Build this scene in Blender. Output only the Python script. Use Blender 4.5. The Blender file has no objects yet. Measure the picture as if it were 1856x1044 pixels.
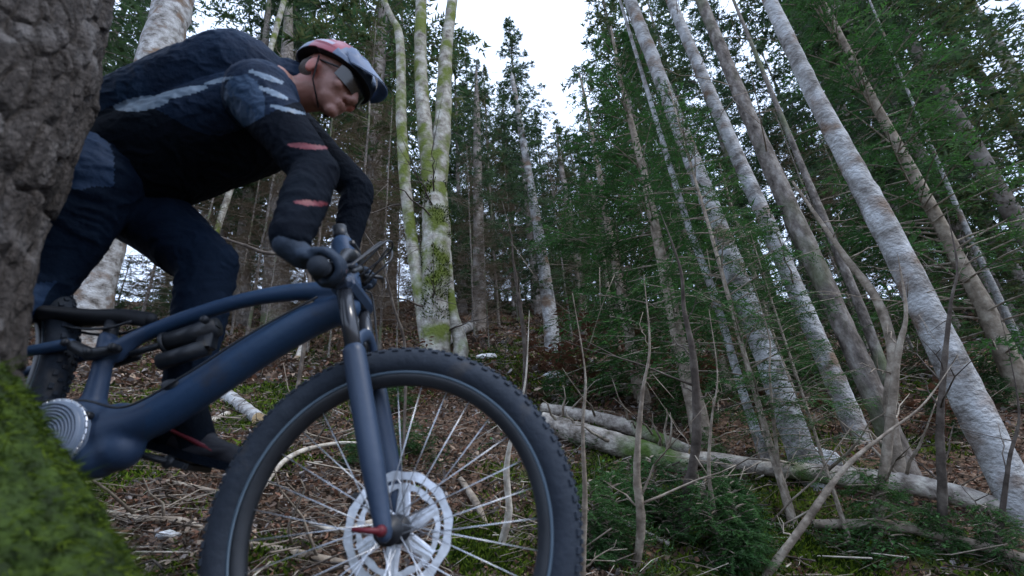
import bpy, math, random
import numpy as np
from mathutils import Matrix, Vector

random.seed(7)
RNG = np.random.default_rng(11)
SC = bpy.context.scene
COL = SC.collection

# ---------------------------------------------------------------- camera
FPX = 877.0                      # 17 mm wide angle, looking up the slope from knee height
PITCH, ROLL = math.radians(25), math.radians(4.5)
CAM = np.array([0.0, 0.0, 0.45])
_F = np.array([0, math.cos(PITCH), math.sin(PITCH)])
_U0 = np.array([0, -math.sin(PITCH), math.cos(PITCH)])
_R0 = np.array([1.0, 0, 0])
_R = _R0 * math.cos(ROLL) - _U0 * math.sin(ROLL)
_U = _U0 * math.cos(ROLL) + _R0 * math.sin(ROLL)
cam = bpy.data.cameras.new('camera')
cam.lens, cam.sensor_width = FPX / 1856 * 36, 36
cam.clip_start, cam.clip_end = 0.05, 800
cam.dof.use_dof = True
cam.dof.focus_distance = 3.2
cam.dof.aperture_fstop = 2.8
camo = bpy.data.objects.new('camera', cam)
COL.objects.link(camo)
M = Matrix.Identity(4)
for i in range(3):
    M[i][0], M[i][1], M[i][2], M[i][3] = _R[i], _U[i], -_F[i], CAM[i]
camo.matrix_world = M
SC.camera = camo

# ---------------------------------------------------------------- sky, sun, exposure
SUN_EL, SUN_AZ = math.radians(50), math.radians(118)
world = bpy.data.worlds.new('World')
SC.world = world
world.use_nodes = True
wn, wl = world.node_tree.nodes, world.node_tree.links
for n in list(wn): wn.remove(n)
w_out = wn.new('ShaderNodeOutputWorld'); w_bg = wn.new('ShaderNodeBackground')
w_sky = wn.new('ShaderNodeTexSky'); w_sky.sky_type = 'NISHITA'; w_sky.sun_disc = False
w_sky.sun_elevation, w_sky.sun_rotation = SUN_EL, SUN_AZ
w_sky.air_density, w_sky.dust_density = 1.0, 2.0
w_tc = wn.new('ShaderNodeTexCoord'); w_no = wn.new('ShaderNodeTexNoise')
w_no.inputs['Scale'].default_value = 2.2; w_no.inputs['Detail'].default_value = 5
w_rp = wn.new('ShaderNodeValToRGB')
w_rp.color_ramp.elements[0].position = 0.30; w_rp.color_ramp.elements[0].color = (0.55, 0.55, 0.55, 1)
w_rp.color_ramp.elements[1].position = 0.55; w_rp.color_ramp.elements[1].color = (0.97, 0.97, 0.97, 1)
w_mx = wn.new('ShaderNodeMix'); w_mx.data_type = 'RGBA'
w_mx.inputs['B'].default_value = (7.6, 9.2, 12.4, 1)
wl.new(w_tc.outputs['Generated'], w_no.inputs['Vector']); wl.new(w_no.outputs['Fac'], w_rp.inputs['Fac'])
wl.new(w_rp.outputs['Color'], w_mx.inputs['Factor']); wl.new(w_sky.outputs['Color'], w_mx.inputs['A'])
wl.new(w_mx.outputs['Result'], w_bg.inputs['Color']); w_bg.inputs['Strength'].default_value = 0.10
wl.new(w_bg.outputs['Background'], w_out.inputs['Surface'])
sun = bpy.data.lights.new('sun', 'SUN'); sun.energy = 0.9; sun.angle = math.radians(14)
sun.color = (1.0, 0.96, 0.9)
suno = bpy.data.objects.new('sun', sun); COL.objects.link(suno)
sd = Vector((math.sin(SUN_AZ) * math.cos(SUN_EL), math.cos(SUN_AZ) * math.cos(SUN_EL), math.sin(SUN_EL)))
suno.rotation_euler = sd.to_track_quat('Z', 'Y').to_euler()
SC.view_settings.view_transform = 'Standard'
SC.view_settings.look = 'None'
SC.view_settings.gamma = 1
SC.view_settings.exposure = 1.0
SC.view_settings.use_curve_mapping = False

# ---------------------------------------------------------------- noise and terrain
_perm = np.random.default_rng(5).random((64, 64, 64))

def vnoise(p):
    p = np.asarray(p, float); i = np.floor(p).astype(int); f = p - i; f = f * f * (3 - 2 * f); i &= 63; j = (i + 1) & 63
    x0, y0, z0 = i[..., 0], i[..., 1], i[..., 2]; x1, y1, z1 = j[..., 0], j[..., 1], j[..., 2]
    fx, fy, fz = f[..., 0], f[..., 1], f[..., 2]
    a = _perm[x0, y0, z0] * (1 - fx) + _perm[x1, y0, z0] * fx; b = _perm[x0, y1, z0] * (1 - fx) + _perm[x1, y1, z0] * fx
    c = _perm[x0, y0, z1] * (1 - fx) + _perm[x1, y0, z1] * fx; d = _perm[x0, y1, z1] * (1 - fx) + _perm[x1, y1, z1] * fx
    return (a * (1 - fy) + b * fy) * (1 - fz) + (c * (1 - fy) + d * fy) * fz

def fbm(p, o=4):
    p = np.asarray(p, float); s = 0; a = 0.5
    for k in range(o):
        s = s + a * vnoise(p * 2 ** k + 17.3 * k); a *= 0.5
    return s / (1 - 0.5 ** o) - 0.5

def H(x, y):
    x = np.asarray(x, float); y = np.asarray(y, float)
    u = np.log1p(np.exp(np.clip((y - 1.55) / 0.25, -30, 30))) * 0.25
    u = np.where(y - 1.55 > 7, y - 1.55, u)
    up = 0.475 * u
    over = np.maximum(u - 24, 0); up = up - 0.5 * over ** 2 / (over + 8)
    near = np.exp(-u / 3.5)
    xc = np.clip(x, -40, 40)
    cr = -0.085 * xc - 0.245 * 1.3 * np.tanh(xc / 1.3) * near
    z = 0.0 + cr + up
    p = np.stack([x, y, np.zeros_like(x) + 3.1], -1)
    z = z + 0.10 * fbm(p * 0.9) * np.clip(u * 1.2, 0.15, 1) * 2 + 0.5 * fbm(p * 0.22 + 9, 3) * np.clip(u / 5, 0, 1)
    z = z + 0.035 * fbm(p * 5.0 + 4, 3)
    return z

def moss_mask(x, y):
    p = np.stack([x, y, np.zeros_like(x) + 8.8], -1)
    return np.clip((fbm(p * 2.1 + 2, 5) * 2 + 0.06) * 3.5, 0, 1)

def ray(px, py): return _F + _R * (px - 928) / FPX + _U * (522 - py) / FPX
def P(px, py, Y):
    d = ray(px, py); return CAM + d * (Y / d[1])
def Pd(px, py, dep): return CAM + ray(px, py) * dep
def proj(p):
    d = np.asarray(p, float) - CAM; w = d @ _F
    return 928 + FPX * (d @ _R) / w, 522 - FPX * (d @ _U) / w, w
def ground(px, py, tmin=1.2, tmax=60):
    t = np.geomspace(tmin, tmax, 1500); q = CAM + ray(px, py) * t[:, None]
    below = q[:, 2] < H(q[:, 0], q[:, 1])
    k = int(np.argmax(below)) if below.any() else len(t) - 1
    g = q[k].copy(); g[2] = float(H(g[0], g[1])); return g

# ---------------------------------------------------------------- mesh helpers
class MB:
    def __init__(s): s.v = []; s.f3 = []; s.f4 = []; s.m3 = []; s.m4 = []; s.n = 0
    def add(s, V, F, m=0):
        V = np.asarray(V, float).reshape(-1, 3); F = np.asarray(F, np.int64)
        if len(F) == 0: return s
        F = F + s.n; s.v.append(V); s.n += len(V)
        mm = np.full(len(F), m) if np.isscalar(m) else np.asarray(m)
        (s.f3 if F.shape[1] == 3 else s.f4).append(F); (s.m3 if F.shape[1] == 3 else s.m4).append(mm)
        return s
    def tube(s, pts, rad, n=8, m=0, cap=True, amp=0, fr=6, seed=0, el=1.0):
        V, Q, T = tube(pts, rad, n, amp, fr, seed, el)
        b = s.n; s.add(V, Q, m)
        if cap and len(T):
            s.f3.append(T + b); s.m3.append(np.full(len(T), m))
        return s
    def ball(s, c, r, m=0, n=12, rot=None):
        r = np.array([r, r, r], float) if np.isscalar(r) else np.array(r, float)
        th = np.linspace(0, math.pi, n + 1)[:, None]; ph = np.linspace(0, 2 * math.pi, 2 * n, endpoint=False)[None]
        V = np.stack([np.sin(th) * np.cos(ph), np.sin(th) * np.sin(ph), np.cos(th) + 0 * ph], -1)
        V = V.reshape(-1, 3) * r
        if rot is not None: V = V @ np.array(rot).T
        k = 2 * n; i, j = np.meshgrid(np.arange(n), np.arange(k), indexing='ij')
        F = np.stack([i * k + j, (i + 1) * k + j, (i + 1) * k + (j + 1) % k, i * k + (j + 1) % k], -1).reshape(-1, 4)
        return s.add(V + np.asarray(c), F, m)
    def box(s, c, h, m=0, ax=None, bev=0.0):
        ax = np.eye(3) if ax is None else np.array(ax, float); h = np.array(h, float)
        b = min(bev, h.min() * 0.9)
        V = []; 
        for sx in (-1, 1):
            for sy in (-1, 1):
                for sz in (-1, 1):
                    q = np.array([sx, sy, sz], float)
                    for k in range(3):
                        e = h.copy(); e[(k + 1) % 3] -= b; e[(k + 2) % 3] -= b
                        V.append(q * e)
        V = np.array(V) @ ax + np.asarray(c)
        idx = lambda sx, sy, sz, k: ((sx * 2 + sy) * 2 + sz) * 3 + k
        F = []
        for k in range(3):
            for sg in (0, 1):
                cs = [(0, 0), (1, 0), (1, 1), (0, 1)]; q = []
                for a, b2 in cs:
                    t = [0, 0, 0]; t[k] = sg; t[(k + 1) % 3] = a; t[(k + 2) % 3] = b2; q.append(idx(*t, k))
                F.append(q if sg else q[::-1])
        for k in range(3):      # edge strips
            a1, a2 = (k + 1) % 3, (k + 2) % 3
            for s1 in (0, 1):
                for s2 in (0, 1):
                    t0 = [0, 0, 0]; t0[a1] = s1; t0[a2] = s2; t1 = list(t0); t1[k] = 1
                    F.append([idx(*t0, a1), idx(*t1, a1), idx(*t1, a2), idx(*t0, a2)])
        s.add(V, F, m)
        T = [[idx(x, y, z, 0), idx(x, y, z, 1), idx(x, y, z, 2)] for x in (0, 1) for y in (0, 1) for z in (0, 1)]
        s.f3.append(np.array(T) + s.n - 24); s.m3.append(np.full(8, m))
        return s
    def mesh(s, name, smooth=True, off=None):
        V = np.concatenate(s.v).astype(np.float32)
        if off is not None: V = V - np.asarray(off, np.float32)
        F3 = np.concatenate(s.f3) if s.f3 else np.zeros((0, 3), int); F4 = np.concatenate(s.f4) if s.f4 else np.zeros((0, 4), int)
        m3 = np.concatenate(s.m3) if s.f3 else np.zeros(0, int); m4 = np.concatenate(s.m4) if s.f4 else np.zeros(0, int)
        me = bpy.data.meshes.new(name); nf = len(F3) + len(F4)
        me.vertices.add(len(V)); me.vertices.foreach_set('co', V.ravel())
        me.loops.add(F3.size + F4.size); me.loops.foreach_set('vertex_index', np.concatenate([F3.ravel(), F4.ravel()]).astype(np.int32))
        me.polygons.add(nf)
        st = np.concatenate([np.arange(len(F3)) * 3, F3.size + np.arange(len(F4)) * 4]).astype(np.int32)
        me.polygons.foreach_set('loop_start', st)
        me.polygons.foreach_set('material_index', np.concatenate([m3, m4]).astype(np.int32))
        me.polygons.foreach_set('use_smooth', np.full(nf, bool(smooth)))
        me.update(calc_edges=True)
        return me

def frames(pts):
    pts = np.asarray(pts, float); t = np.gradient(pts, axis=0); t /= np.linalg.norm(t, axis=1)[:, None] + 1e-12
    a = np.array([0, 0, 1.0]) if abs(t[0][2]) < 0.9 else np.array([1.0, 0, 0])
    u = np.cross(t[0], a); u /= np.linalg.norm(u); Us = []
    for k in range(len(pts)):
        u = u - t[k] * (u @ t[k]); u /= np.linalg.norm(u) + 1e-12; Us.append(u.copy())
    Us = np.array(Us); return t, Us, np.cross(t, Us)

def tube(pts, rad, n=8, amp=0, fr=6, seed=0, el=1.0):
    pts = np.asarray(pts, float); rad = np.broadcast_to(np.asarray(rad, float), (len(pts),))
    t, U, W = frames(pts); a = np.linspace(0, 2 * math.pi, n, endpoint=False)
    V = pts[:, None] + rad[:, None, None] * (np.cos(a)[None, :, None] * U[:, None] + el * np.sin(a)[None, :, None] * W[:, None])
    if amp:
        d = fbm(V * fr + seed * 3.7, 3); V = V + (V - pts[:, None]) * (amp * 2 * d)[..., None]
    k = len(pts); i, j = np.meshgrid(np.arange(k - 1), np.arange(n), indexing='ij')
    Q = np.stack([i * n + j, i * n + (j + 1) % n, (i + 1) * n + (j + 1) % n, (i + 1) * n + j], -1).reshape(-1, 4)
    V = V.reshape(-1, 3); nv = len(V); V = np.concatenate([V, pts[:1], pts[-1:]])
    j = np.arange(n); T = np.concatenate([np.stack([np.full(n, nv), (j + 1) % n, j], -1),
                                          np.stack([np.full(n, nv + 1), (k - 1) * n + j, (k - 1) * n + (j + 1) % n], -1)])
    return V, Q, T

def spline(pts, n):
    pts = np.asarray(pts, float); k = len(pts)
    if k == 2: return pts[0] + (pts[1] - pts[0]) * np.linspace(0, 1, n)[:, None]
    e = np.concatenate([[2 * pts[0] - pts[1]], pts, [2 * pts[-1] - pts[-2]]])
    s = np.linspace(0, k - 1 - 1e-9, n); i = s.astype(int); f = (s - i)[:, None]
    a, b, c, d = e[i], e[i + 1], e[i + 2], e[i + 3]
    return 0.5 * ((2 * b) + (c - a) * f + (2 * a - 5 * b + 4 * c - d) * f ** 2 + (3 * b - a - 3 * c + d) * f ** 3)

def thing(name, label, cat, loc=(0, 0, 0), group=None):
    o = bpy.data.objects.new(name, None); COL.objects.link(o); o.location = tuple(float(c) for c in loc); o.empty_display_size = 0.1
    o['label'] = label; o['category'] = cat
    if group: o['group'] = group
    return o

def org(o):
    p = np.zeros(3)
    while o is not None: p = p + np.array(o.location); o = o.parent
    return p

def part(name, mb, mats, parent, smooth=True, label=None, stuff=False, world_coords=True):
    me = mb if isinstance(mb, bpy.types.Mesh) else mb.mesh(name, smooth, org(parent) if (parent is not None and world_coords) else None)
    mats = mats if isinstance(mats, (list, tuple)) else [mats]
    if len(me.materials) == 0:
        for m in mats: me.materials.append(m)
    o = bpy.data.objects.new(name, me); COL.objects.link(o); o.parent = parent
    if label: o['label'] = label
    if stuff: o['kind'] = 'stuff'
    return o

def single(name, mb, mats, label, cat, loc, group=None, smooth=True, kind=None):
    me = mb.mesh(name, smooth, loc)
    for m in (mats if isinstance(mats, (list, tuple)) else [mats]): me.materials.append(m)
    o = bpy.data.objects.new(name, me); COL.objects.link(o); o.location = tuple(float(c) for c in loc)
    if label: o['label'] = label
    if cat: o['category'] = cat
    if group: o['group'] = group
    if kind: o['kind'] = kind
    return o

# ---------------------------------------------------------------- materials
def mat(name, cols, scale=8, rough=0.85, bump=0.0, bscale=None, detail=6, stretch=(1, 1, 1), metal=0.0, spec=0.3,
        pos=None, cols2=None, scale2=2, th2=(0.5, 0.6), coat=0.0, trans=0.0):
    m = bpy.data.materials.new(name); m.use_nodes = True; nt = m.node_tree; N, L = nt.nodes, nt.links
    b = N['Principled BSDF']; b.inputs['Roughness'].default_value = rough; b.inputs['Metallic'].default_value = metal
    b.inputs['Specular IOR Level'].default_value = spec; b.inputs['Coat Weight'].default_value = coat
    tc = N.new('ShaderNodeTexCoord'); mp = N.new('ShaderNodeMapping'); mp.inputs['Scale'].default_value = stretch
    L.new(tc.outputs['Object'], mp.inputs['Vector'])
    oi = N.new('ShaderNodeObjectInfo'); om = N.new('ShaderNodeMath'); om.operation = 'MULTIPLY'; om.inputs[1].default_value = 37.0; L.new(oi.outputs['Random'], om.inputs[0]); L.new(om.outputs[0], mp.inputs['Location'])
    no = N.new('ShaderNodeTexNoise'); no.inputs['Scale'].default_value = scale; no.inputs['Detail'].default_value = detail
    no.inputs['Roughness'].default_value = 0.65
    L.new(mp.outputs['Vector'], no.inputs['Vector'])
    r = N.new('ShaderNodeValToRGB'); els = r.color_ramp.elements; k = len(cols)
    pos = pos or [0.32 + 0.36 * i / max(k - 1, 1) for i in range(k)]
    while len(els) < k: els.new(0.5)
    for e, c, p in zip(els, cols, pos): e.position = p; e.color = (*c, 1)
    L.new(no.outputs['Fac'], r.inputs['Fac']); out = r.outputs['Color']
    if cols2 is not None:
        n2 = N.new('ShaderNodeTexNoise'); n2.inputs['Scale'].default_value = scale2; n2.inputs['Detail'].default_value = 5
        L.new(mp.outputs['Vector'], n2.inputs['Vector'])
        r2 = N.new('ShaderNodeValToRGB'); r2.color_ramp.elements[0].position, r2.color_ramp.elements[1].position = th2
        L.new(n2.outputs['Fac'], r2.inputs['Fac']); mx = N.new('ShaderNodeMix'); mx.data_type = 'RGBA'
        mx.inputs['B'].default_value = (*cols2, 1); L.new(out, mx.inputs['A']); L.new(r2.outputs['Color'], mx.inputs['Factor'])
        out = mx.outputs['Result']
    L.new(out, b.inputs['Base Color'])
    if bump:
        nb = N.new('ShaderNodeTexNoise'); nb.inputs['Scale'].default_value = bscale or scale * 2; nb.inputs['Detail'].default_value = 8
        L.new(mp.outputs['Vector'], nb.inputs['Vector'])
        bp = N.new('ShaderNodeBump'); bp.inputs['Strength'].default_value = bump; bp.inputs['Distance'].default_value = 0.02
        L.new(nb.outputs['Fac'], bp.inputs['Height']); L.new(bp.outputs['Normal'], b.inputs['Normal'])
    if trans:
        tl = N.new('ShaderNodeBsdfTranslucent'); L.new(out, tl.inputs['Color']); ms = N.new('ShaderNodeMixShader'); ms.inputs[0].default_value = trans
        L.new(b.outputs[0], ms.inputs[1]); L.new(tl.outputs[0], ms.inputs[2]); L.new(ms.outputs[0], N['Material Output'].inputs['Surface'])
    return m

PALE = mat('pale_bark', [(0.05, 0.045, 0.04), (0.17, 0.16, 0.15), (0.31, 0.31, 0.305), (0.46, 0.47, 0.48)], 6.5, 0.9, 1.0, 38, stretch=(1, 1, 1.25),
           pos=[.30, .41, .52, .68], cols2=(0.15, 0.105, 0.075), scale2=3.4, th2=(0.53, 0.66), detail=12)
GREYB = mat('grey_bark', [(0.045, 0.038, 0.032), (0.14, 0.12, 0.105), (0.28, 0.26, 0.235)], 16, 0.95, 0.9, 26, stretch=(1, 1, 0.6),
            cols2=(0.10, 0.12, 0.06), scale2=1.8, th2=(0.52, 0.66))
FARB = mat('far_bark', [(0.065, 0.054, 0.045), (0.18, 0.155, 0.135), (0.31, 0.285, 0.26)], 5, 0.95, 0.3, 12)
MOSSB = mat('mossy_bark', [(0.10, 0.085, 0.07), (0.27, 0.255, 0.22), (0.42, 0.42, 0.38)], 9, 0.95, 0.9, 26,
            cols2=(0.10, 0.125, 0.025), scale2=4.2, th2=(0.46, 0.62))
STICK = mat('stick_wood', [(0.10, 0.08, 0.06), (0.22, 0.18, 0.14), (0.36, 0.32, 0.26)], 14, 0.9, 0.5, 30)
PSTICK = mat('bleached_wood', [(0.22, 0.18, 0.14), (0.42, 0.38, 0.32), (0.60, 0.57, 0.50)], 16, 0.85, 0.4, 30)
DSTICK = mat('dark_stem', [(0.035, 0.028, 0.022), (0.075, 0.06, 0.05), (0.14, 0.12, 0.10)], 14, 0.9, 0.4, 30)
LOGM = mat('log_bark', [(0.08, 0.065, 0.05), (0.26, 0.23, 0.20), (0.46, 0.43, 0.37)], 12, 0.95, 1.0, 30,
           cols2=(0.06, 0.10, 0.02), scale2=2.2, th2=(0.55, 0.66))
CUTM = mat('cut_wood', [(0.42, 0.30, 0.17), (0.60, 0.46, 0.28)], 30, 0.8, 0.2)
NEED = [mat('spruce_needles_%s' % k, c, 1.4, 0.75, spec=0.2, trans=0.4) for k, c in
        (('deep', [(0.024, 0.052, 0.022), (0.048, 0.095, 0.038), (0.080, 0.135, 0.055)]),
         ('blue', [(0.034, 0.060, 0.036), (0.062, 0.098, 0.056), (0.10, 0.135, 0.08)]),
         ('olive', [(0.045, 0.058, 0.022), (0.080, 0.10, 0.04), (0.125, 0.14, 0.065)]),
         ('fresh', [(0.020, 0.065, 0.018), (0.042, 0.12, 0.028), (0.07, 0.17, 0.04)]))]
TWIG = mat('bare_twigs', [(0.10, 0.082, 0.06), (0.20, 0.165, 0.13), (0.32, 0.27, 0.22)], 3, 0.9)
LEAVES = [mat('leaf_%s' % k, c, 20, 0.7, spec=0.3, trans=0.15) for k, c in
          (('rust', [(0.13, 0.062, 0.038), (0.21, 0.11, 0.07)]), ('brown', [(0.08, 0.05, 0.035), (0.15, 0.10, 0.07)]),
           ('tan', [(0.24, 0.17, 0.12), (0.38, 0.29, 0.21)]), ('grey', [(0.17, 0.15, 0.14), (0.29, 0.26, 0.25)]),
           ('dark', [(0.03, 0.022, 0.016), (0.06, 0.045, 0.03)]))]
MOSS = [mat('moss_bright', [(0.045, 0.080, 0.007), (0.12, 0.17, 0.018)], 8, 0.9, spec=0.1, trans=0.3),
        mat('moss_deep', [(0.008, 0.018, 0.003), (0.026, 0.048, 0.006)], 8, 0.9, spec=0.1, trans=0.3)]
GREEN = [mat('seedling_leaf', [(0.025, 0.07, 0.02), (0.05, 0.13, 0.035)], 9, 0.6, trans=0.2)]

def terrain_mat():
    m = bpy.data.materials.new('forest_floor'); m.use_nodes = True; N, L = m.node_tree.nodes, m.node_tree.links; b = N['Principled BSDF']
    b.inputs['Roughness'].default_value = 0.95; b.inputs['Specular IOR Level'].default_value = 0.15
    tc = N.new('ShaderNodeTexCoord')
    n1 = N.new('ShaderNodeTexNoise'); n1.inputs['Scale'].default_value = 16; n1.inputs['Detail'].default_value = 8; n1.inputs['Roughness'].default_value = 0.75
    L.new(tc.outputs['Object'], n1.inputs['Vector'])
    r1 = N.new('ShaderNodeValToRGB'); e = r1.color_ramp.elements
    for p_, c_ in ((0.42, (0.045, 0.03, 0.02)), (0.5, (0.12, 0.075, 0.05)), (0.58, (0.20, 0.125, 0.085))):
        x = e.new(p_); x.color = (*c_, 1)
    e[0].color = (0.014, 0.010, 0.007, 1); e[0].position = 0.30; e[-1].color = (0.32, 0.25, 0.19, 1); e[-1].position = 0.72
    L.new(n1.outputs['Fac'], r1.inputs['Fac'])
    at = N.new('ShaderNodeAttribute'); at.attribute_name = 'moss'
    n2 = N.new('ShaderNodeTexNoise'); n2.inputs['Scale'].default_value = 40; n2.inputs['Detail'].default_value = 4
    L.new(tc.outputs['Object'], n2.inputs['Vector'])
    r2 = N.new('ShaderNodeValToRGB'); r2.color_ramp.elements[0].color = (0.02, 0.04, 0.008, 1); r2.color_ramp.elements[1].color = (0.10, 0.14, 0.022, 1)
    r2.color_ramp.elements[0].position = 0.3; r2.color_ramp.elements[1].position = 0.7
    L.new(n2.outputs['Fac'], r2.inputs['Fac'])
    mt = N.new('ShaderNodeMath'); mt.operation = 'MULTIPLY'; L.new(at.outputs['Fac'], mt.inputs[0]); L.new(n1.outputs['Fac'], mt.inputs[1])
    mr = N.new('ShaderNodeValToRGB'); mr.color_ramp.elements[0].position = 0.25; mr.color_ramp.elements[1].position = 0.45
    L.new(mt.outputs[0], mr.inputs['Fac'])
    mx = N.new('ShaderNodeMix'); mx.data_type = 'RGBA'; L.new(mr.outputs['Color'], mx.inputs['Factor']); L.new(r1.outputs['Color'], mx.inputs['A']); L.new(r2.outputs['Color'], mx.inputs['B'])
    L.new(mx.outputs['Result'], b.inputs['Base Color'])
    bp = N.new('ShaderNodeBump'); bp.inputs['Strength'].default_value = 1.0; bp.inputs['Distance'].default_value = 0.04
    L.new(n1.outputs['Fac'], bp.inputs['Height']); L.new(bp.outputs['Normal'], b.inputs['Normal'])
    return m

# ---------------------------------------------------------------- the ground
def build_ground():
    def axis(lo, hi, c, n):
        s = np.linspace(-1, 1, n); v = np.sinh(s * 4.2) / math.sinh(4.2)
        return np.where(v < 0, c + (c - lo) * v, c + (hi - c) * v)
    xs, ys = axis(-320, 320, 0, 380), axis(-120, 420, 3, 420)
    X, Y = np.meshgrid(xs, ys, indexing='ij'); Z = H(X, Y)
    V = np.stack([X, Y, Z], -1).reshape(-1, 3); n = len(ys); i, j = np.meshgrid(np.arange(len(xs) - 1), np.arange(n - 1), indexing='ij')
    Q = np.stack([i * n + j, (i + 1) * n + j, (i + 1) * n + j + 1, i * n + j + 1], -1).reshape(-1, 4)
    mb = MB().add(V, Q); me = mb.mesh('ground')
    a = me.attributes.new('moss', 'FLOAT', 'POINT'); a.data.foreach_set('value', moss_mask(V[:, 0], V[:, 1]).astype(np.float32))
    me.materials.append(terrain_mat())
    o = bpy.data.objects.new('ground', me); COL.objects.link(o); o['kind'] = 'structure'
build_ground()

# ---------------------------------------------------------------- conifer crowns (shared meshes)
def crown_mesh(name, height, rad, nb, start, seed, leaf=(0.11, 0.035), dens=1.0, droop=0.35, mats=None, bare=False, top_r=0.12):
    r = np.random.default_rng(seed); mb = MB(); LV = []; stems = []
    for k in range(nb):
        s = start + (1 - start) * (k + r.random()) / nb
        z = height * s; rel = (s - start) / (1 - start)
        L = rad * (1 - rel) ** 0.85 * r.uniform(0.55, 1.1) * min(1, 0.55 + rel * 3) + top_r
        if r.random() < 0.06: L *= 1.35
        az = r.uniform(0, 2 * math.pi); d = np.array([math.cos(az), math.sin(az), 0]); sd_ = np.array([-d[1], d[0], 0])
        up = r.uniform(0.0, 0.35) + rel * 0.55
        t = np.linspace(0, 1, 6)[:, None]
        bx = np.array([0, 0, z]) + d * L * t + np.array([0, 0, 1]) * (up * L * t - droop * 1.1 * L * t ** 2)
        bx += sd_ * (r.normal(0, 0.06) * L * t ** 2)
        stems.append(bx)
        nsub = max(5, int(L * 13 * dens))
        ss = r.uniform(0.12, 1.0, nsub); pos = np.stack([np.interp(ss, t[:, 0], bx[:, c]) for c in range(3)], -1)
        side = np.where(r.random(nsub) < 0.5, -1, 1)[:, None]
        l = (0.12 + 0.34 * L * (1 - ss) ** 0.7 * r.uniform(0.5, 1.1, nsub))
        l = np.minimum(l, 0.85)
        dirs = d * 0.65 + sd_ * side * r.uniform(0.5, 1.1, nsub)[:, None] + np.stack([r.normal(0, .12, nsub), r.normal(0, .12, nsub), r.normal(-0.22, .22, nsub)], -1)
        dirs /= np.linalg.norm(dirs, axis=1)[:, None]
        nl = max(3, int(6 * dens))
        if bare:
            w = 0.007; ends = pos + dirs * l[:, None] + np.stack([0 * l, 0 * l, 0.1 * l], -1)
            pz = np.cross(dirs, [0, 0, 1.0]); pz /= np.linalg.norm(pz, axis=1)[:, None] + 1e-9
            T = np.stack([pos - pz * w, pos + pz * w, ends], 1); LV.append(T)
            for q in range(3):
                f = r.uniform(0.2, 0.9, nsub)[:, None]; p0 = pos + dirs * l[:, None] * f
                dd = dirs + r.normal(0, 0.55, (nsub, 3)); LV.append(np.stack([p0 - pz * w * .6, p0 + pz * w * .6, p0 + dd * l[:, None] * 0.4], 1))
        else:
            for q in range(nl):
                f = (q + r.random(nsub)) / nl; p0 = pos + dirs * (l * f)[:, None]; p0[:, 2] -= 0.12 * l * f ** 2
                sg = 1 if q % 2 else -1
                pz = np.cross(dirs, r.normal([0, 0, 1], 0.3, (nsub, 3))); pz /= np.linalg.norm(pz, axis=1)[:, None] + 1e-9
                dd = dirs * 0.8 + pz * sg * 0.7 + r.normal(0, 0.22, (nsub, 3)); dd /= np.linalg.norm(dd, axis=1)[:, None]
                ln = leaf[0] * r.uniform(0.6, 1.4, nsub)[:, None]; wd = leaf[1] * r.uniform(0.7, 1.3, nsub)[:, None]
                pw = np.cross(dd, r.normal([0, 0, 1], 0.5, (nsub, 3))); pw /= np.linalg.norm(pw, axis=1)[:, None] + 1e-9
                LV.append(np.stack([p0 - pw * wd * .5, p0 + pw * wd * .5, p0 + dd * ln], 1))
    T = np.concatenate(LV); n = len(T); mb.add(T.reshape(-1, 3), np.arange(n * 3).reshape(-1, 3), r.integers(0, 2, n) if not bare else 0)
    mi = 0 if bare else 2
    for bx in stems: mb.tube(bx, np.linspace(0.006 + 0.006 * height / 10, 0.003, 6), 4, mi, cap=False)
    me = mb.mesh(name, smooth=False)
    for m in (mats or []): me.materials.append(m)
    return me

def trunk_unit(name, height, r0, seed, mat_, n=12, rows=36):
    r = np.random.default_rng(seed); z = np.linspace(-0.6, height, rows)
    ox, oy = np.cumsum(r.normal(0, 0.010, rows)), np.cumsum(r.normal(0, 0.010, rows))
    rd = r0 * (1 - np.clip(z / height, 0, 1)) ** 0.8 + 0.012 + r0 * 0.5 * np.exp(-np.maximum(z, 0) / 0.35)
    V, Q, T = tube(np.stack([ox, oy, z], -1), rd, n, 0.12, 3, seed)
    mb = MB().add(V, Q); mb.tube([[ox[0], oy[0], z[0]], [ox[0], oy[0], z[0] + .01]], 0.01, 4)
    me = mb.mesh(name); me.materials.append(mat_); return me

CR = [crown_mesh('crown_a', 16, 2.7, 150, 0.12, 1, mats=[NEED[0], NEED[1], FARB], leaf=(0.15, 0.05)),
      crown_mesh('crown_b', 16, 2.3, 140, 0.18, 2, mats=[NEED[1], NEED[0], FARB], leaf=(0.15, 0.05)),
      crown_mesh('crown_c', 16, 3.0, 140, 0.08, 3, mats=[NEED[0], NEED[2], FARB], droop=0.5, leaf=(0.15, 0.05)),
      crown_mesh('crown_bare', 14, 2.4, 120, 0.10, 4, mats=[TWIG], bare=True, dens=1.3)]
CRS = [crown_mesh('young_crown_%d' % q, 5, 1.3, 80, 0.04, 40 + q, leaf=(0.11, 0.035), dens=1.3, mats=[NEED[q], NEED[0], FARB]) for q in range(3)]
CRT = trunk_unit('young_trunk', 5, .06, 44, FARB, 7, 10)
TR = [trunk_unit('trunk_a', 16, 0.13, 1, FARB), trunk_unit('trunk_b', 16, 0.10, 2, GREYB), trunk_unit('trunk_c', 16, 0.15, 3, FARB), trunk_unit('trunk_bare', 14, 0.05, 4, GREYB)]

def az_point(px, dist):
    d = ray(px, 600); h = np.array([d[0], d[1]]); h /= np.linalg.norm(h)
    x, y = h * dist; return np.array([x, y, float(H(x, y))])

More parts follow.
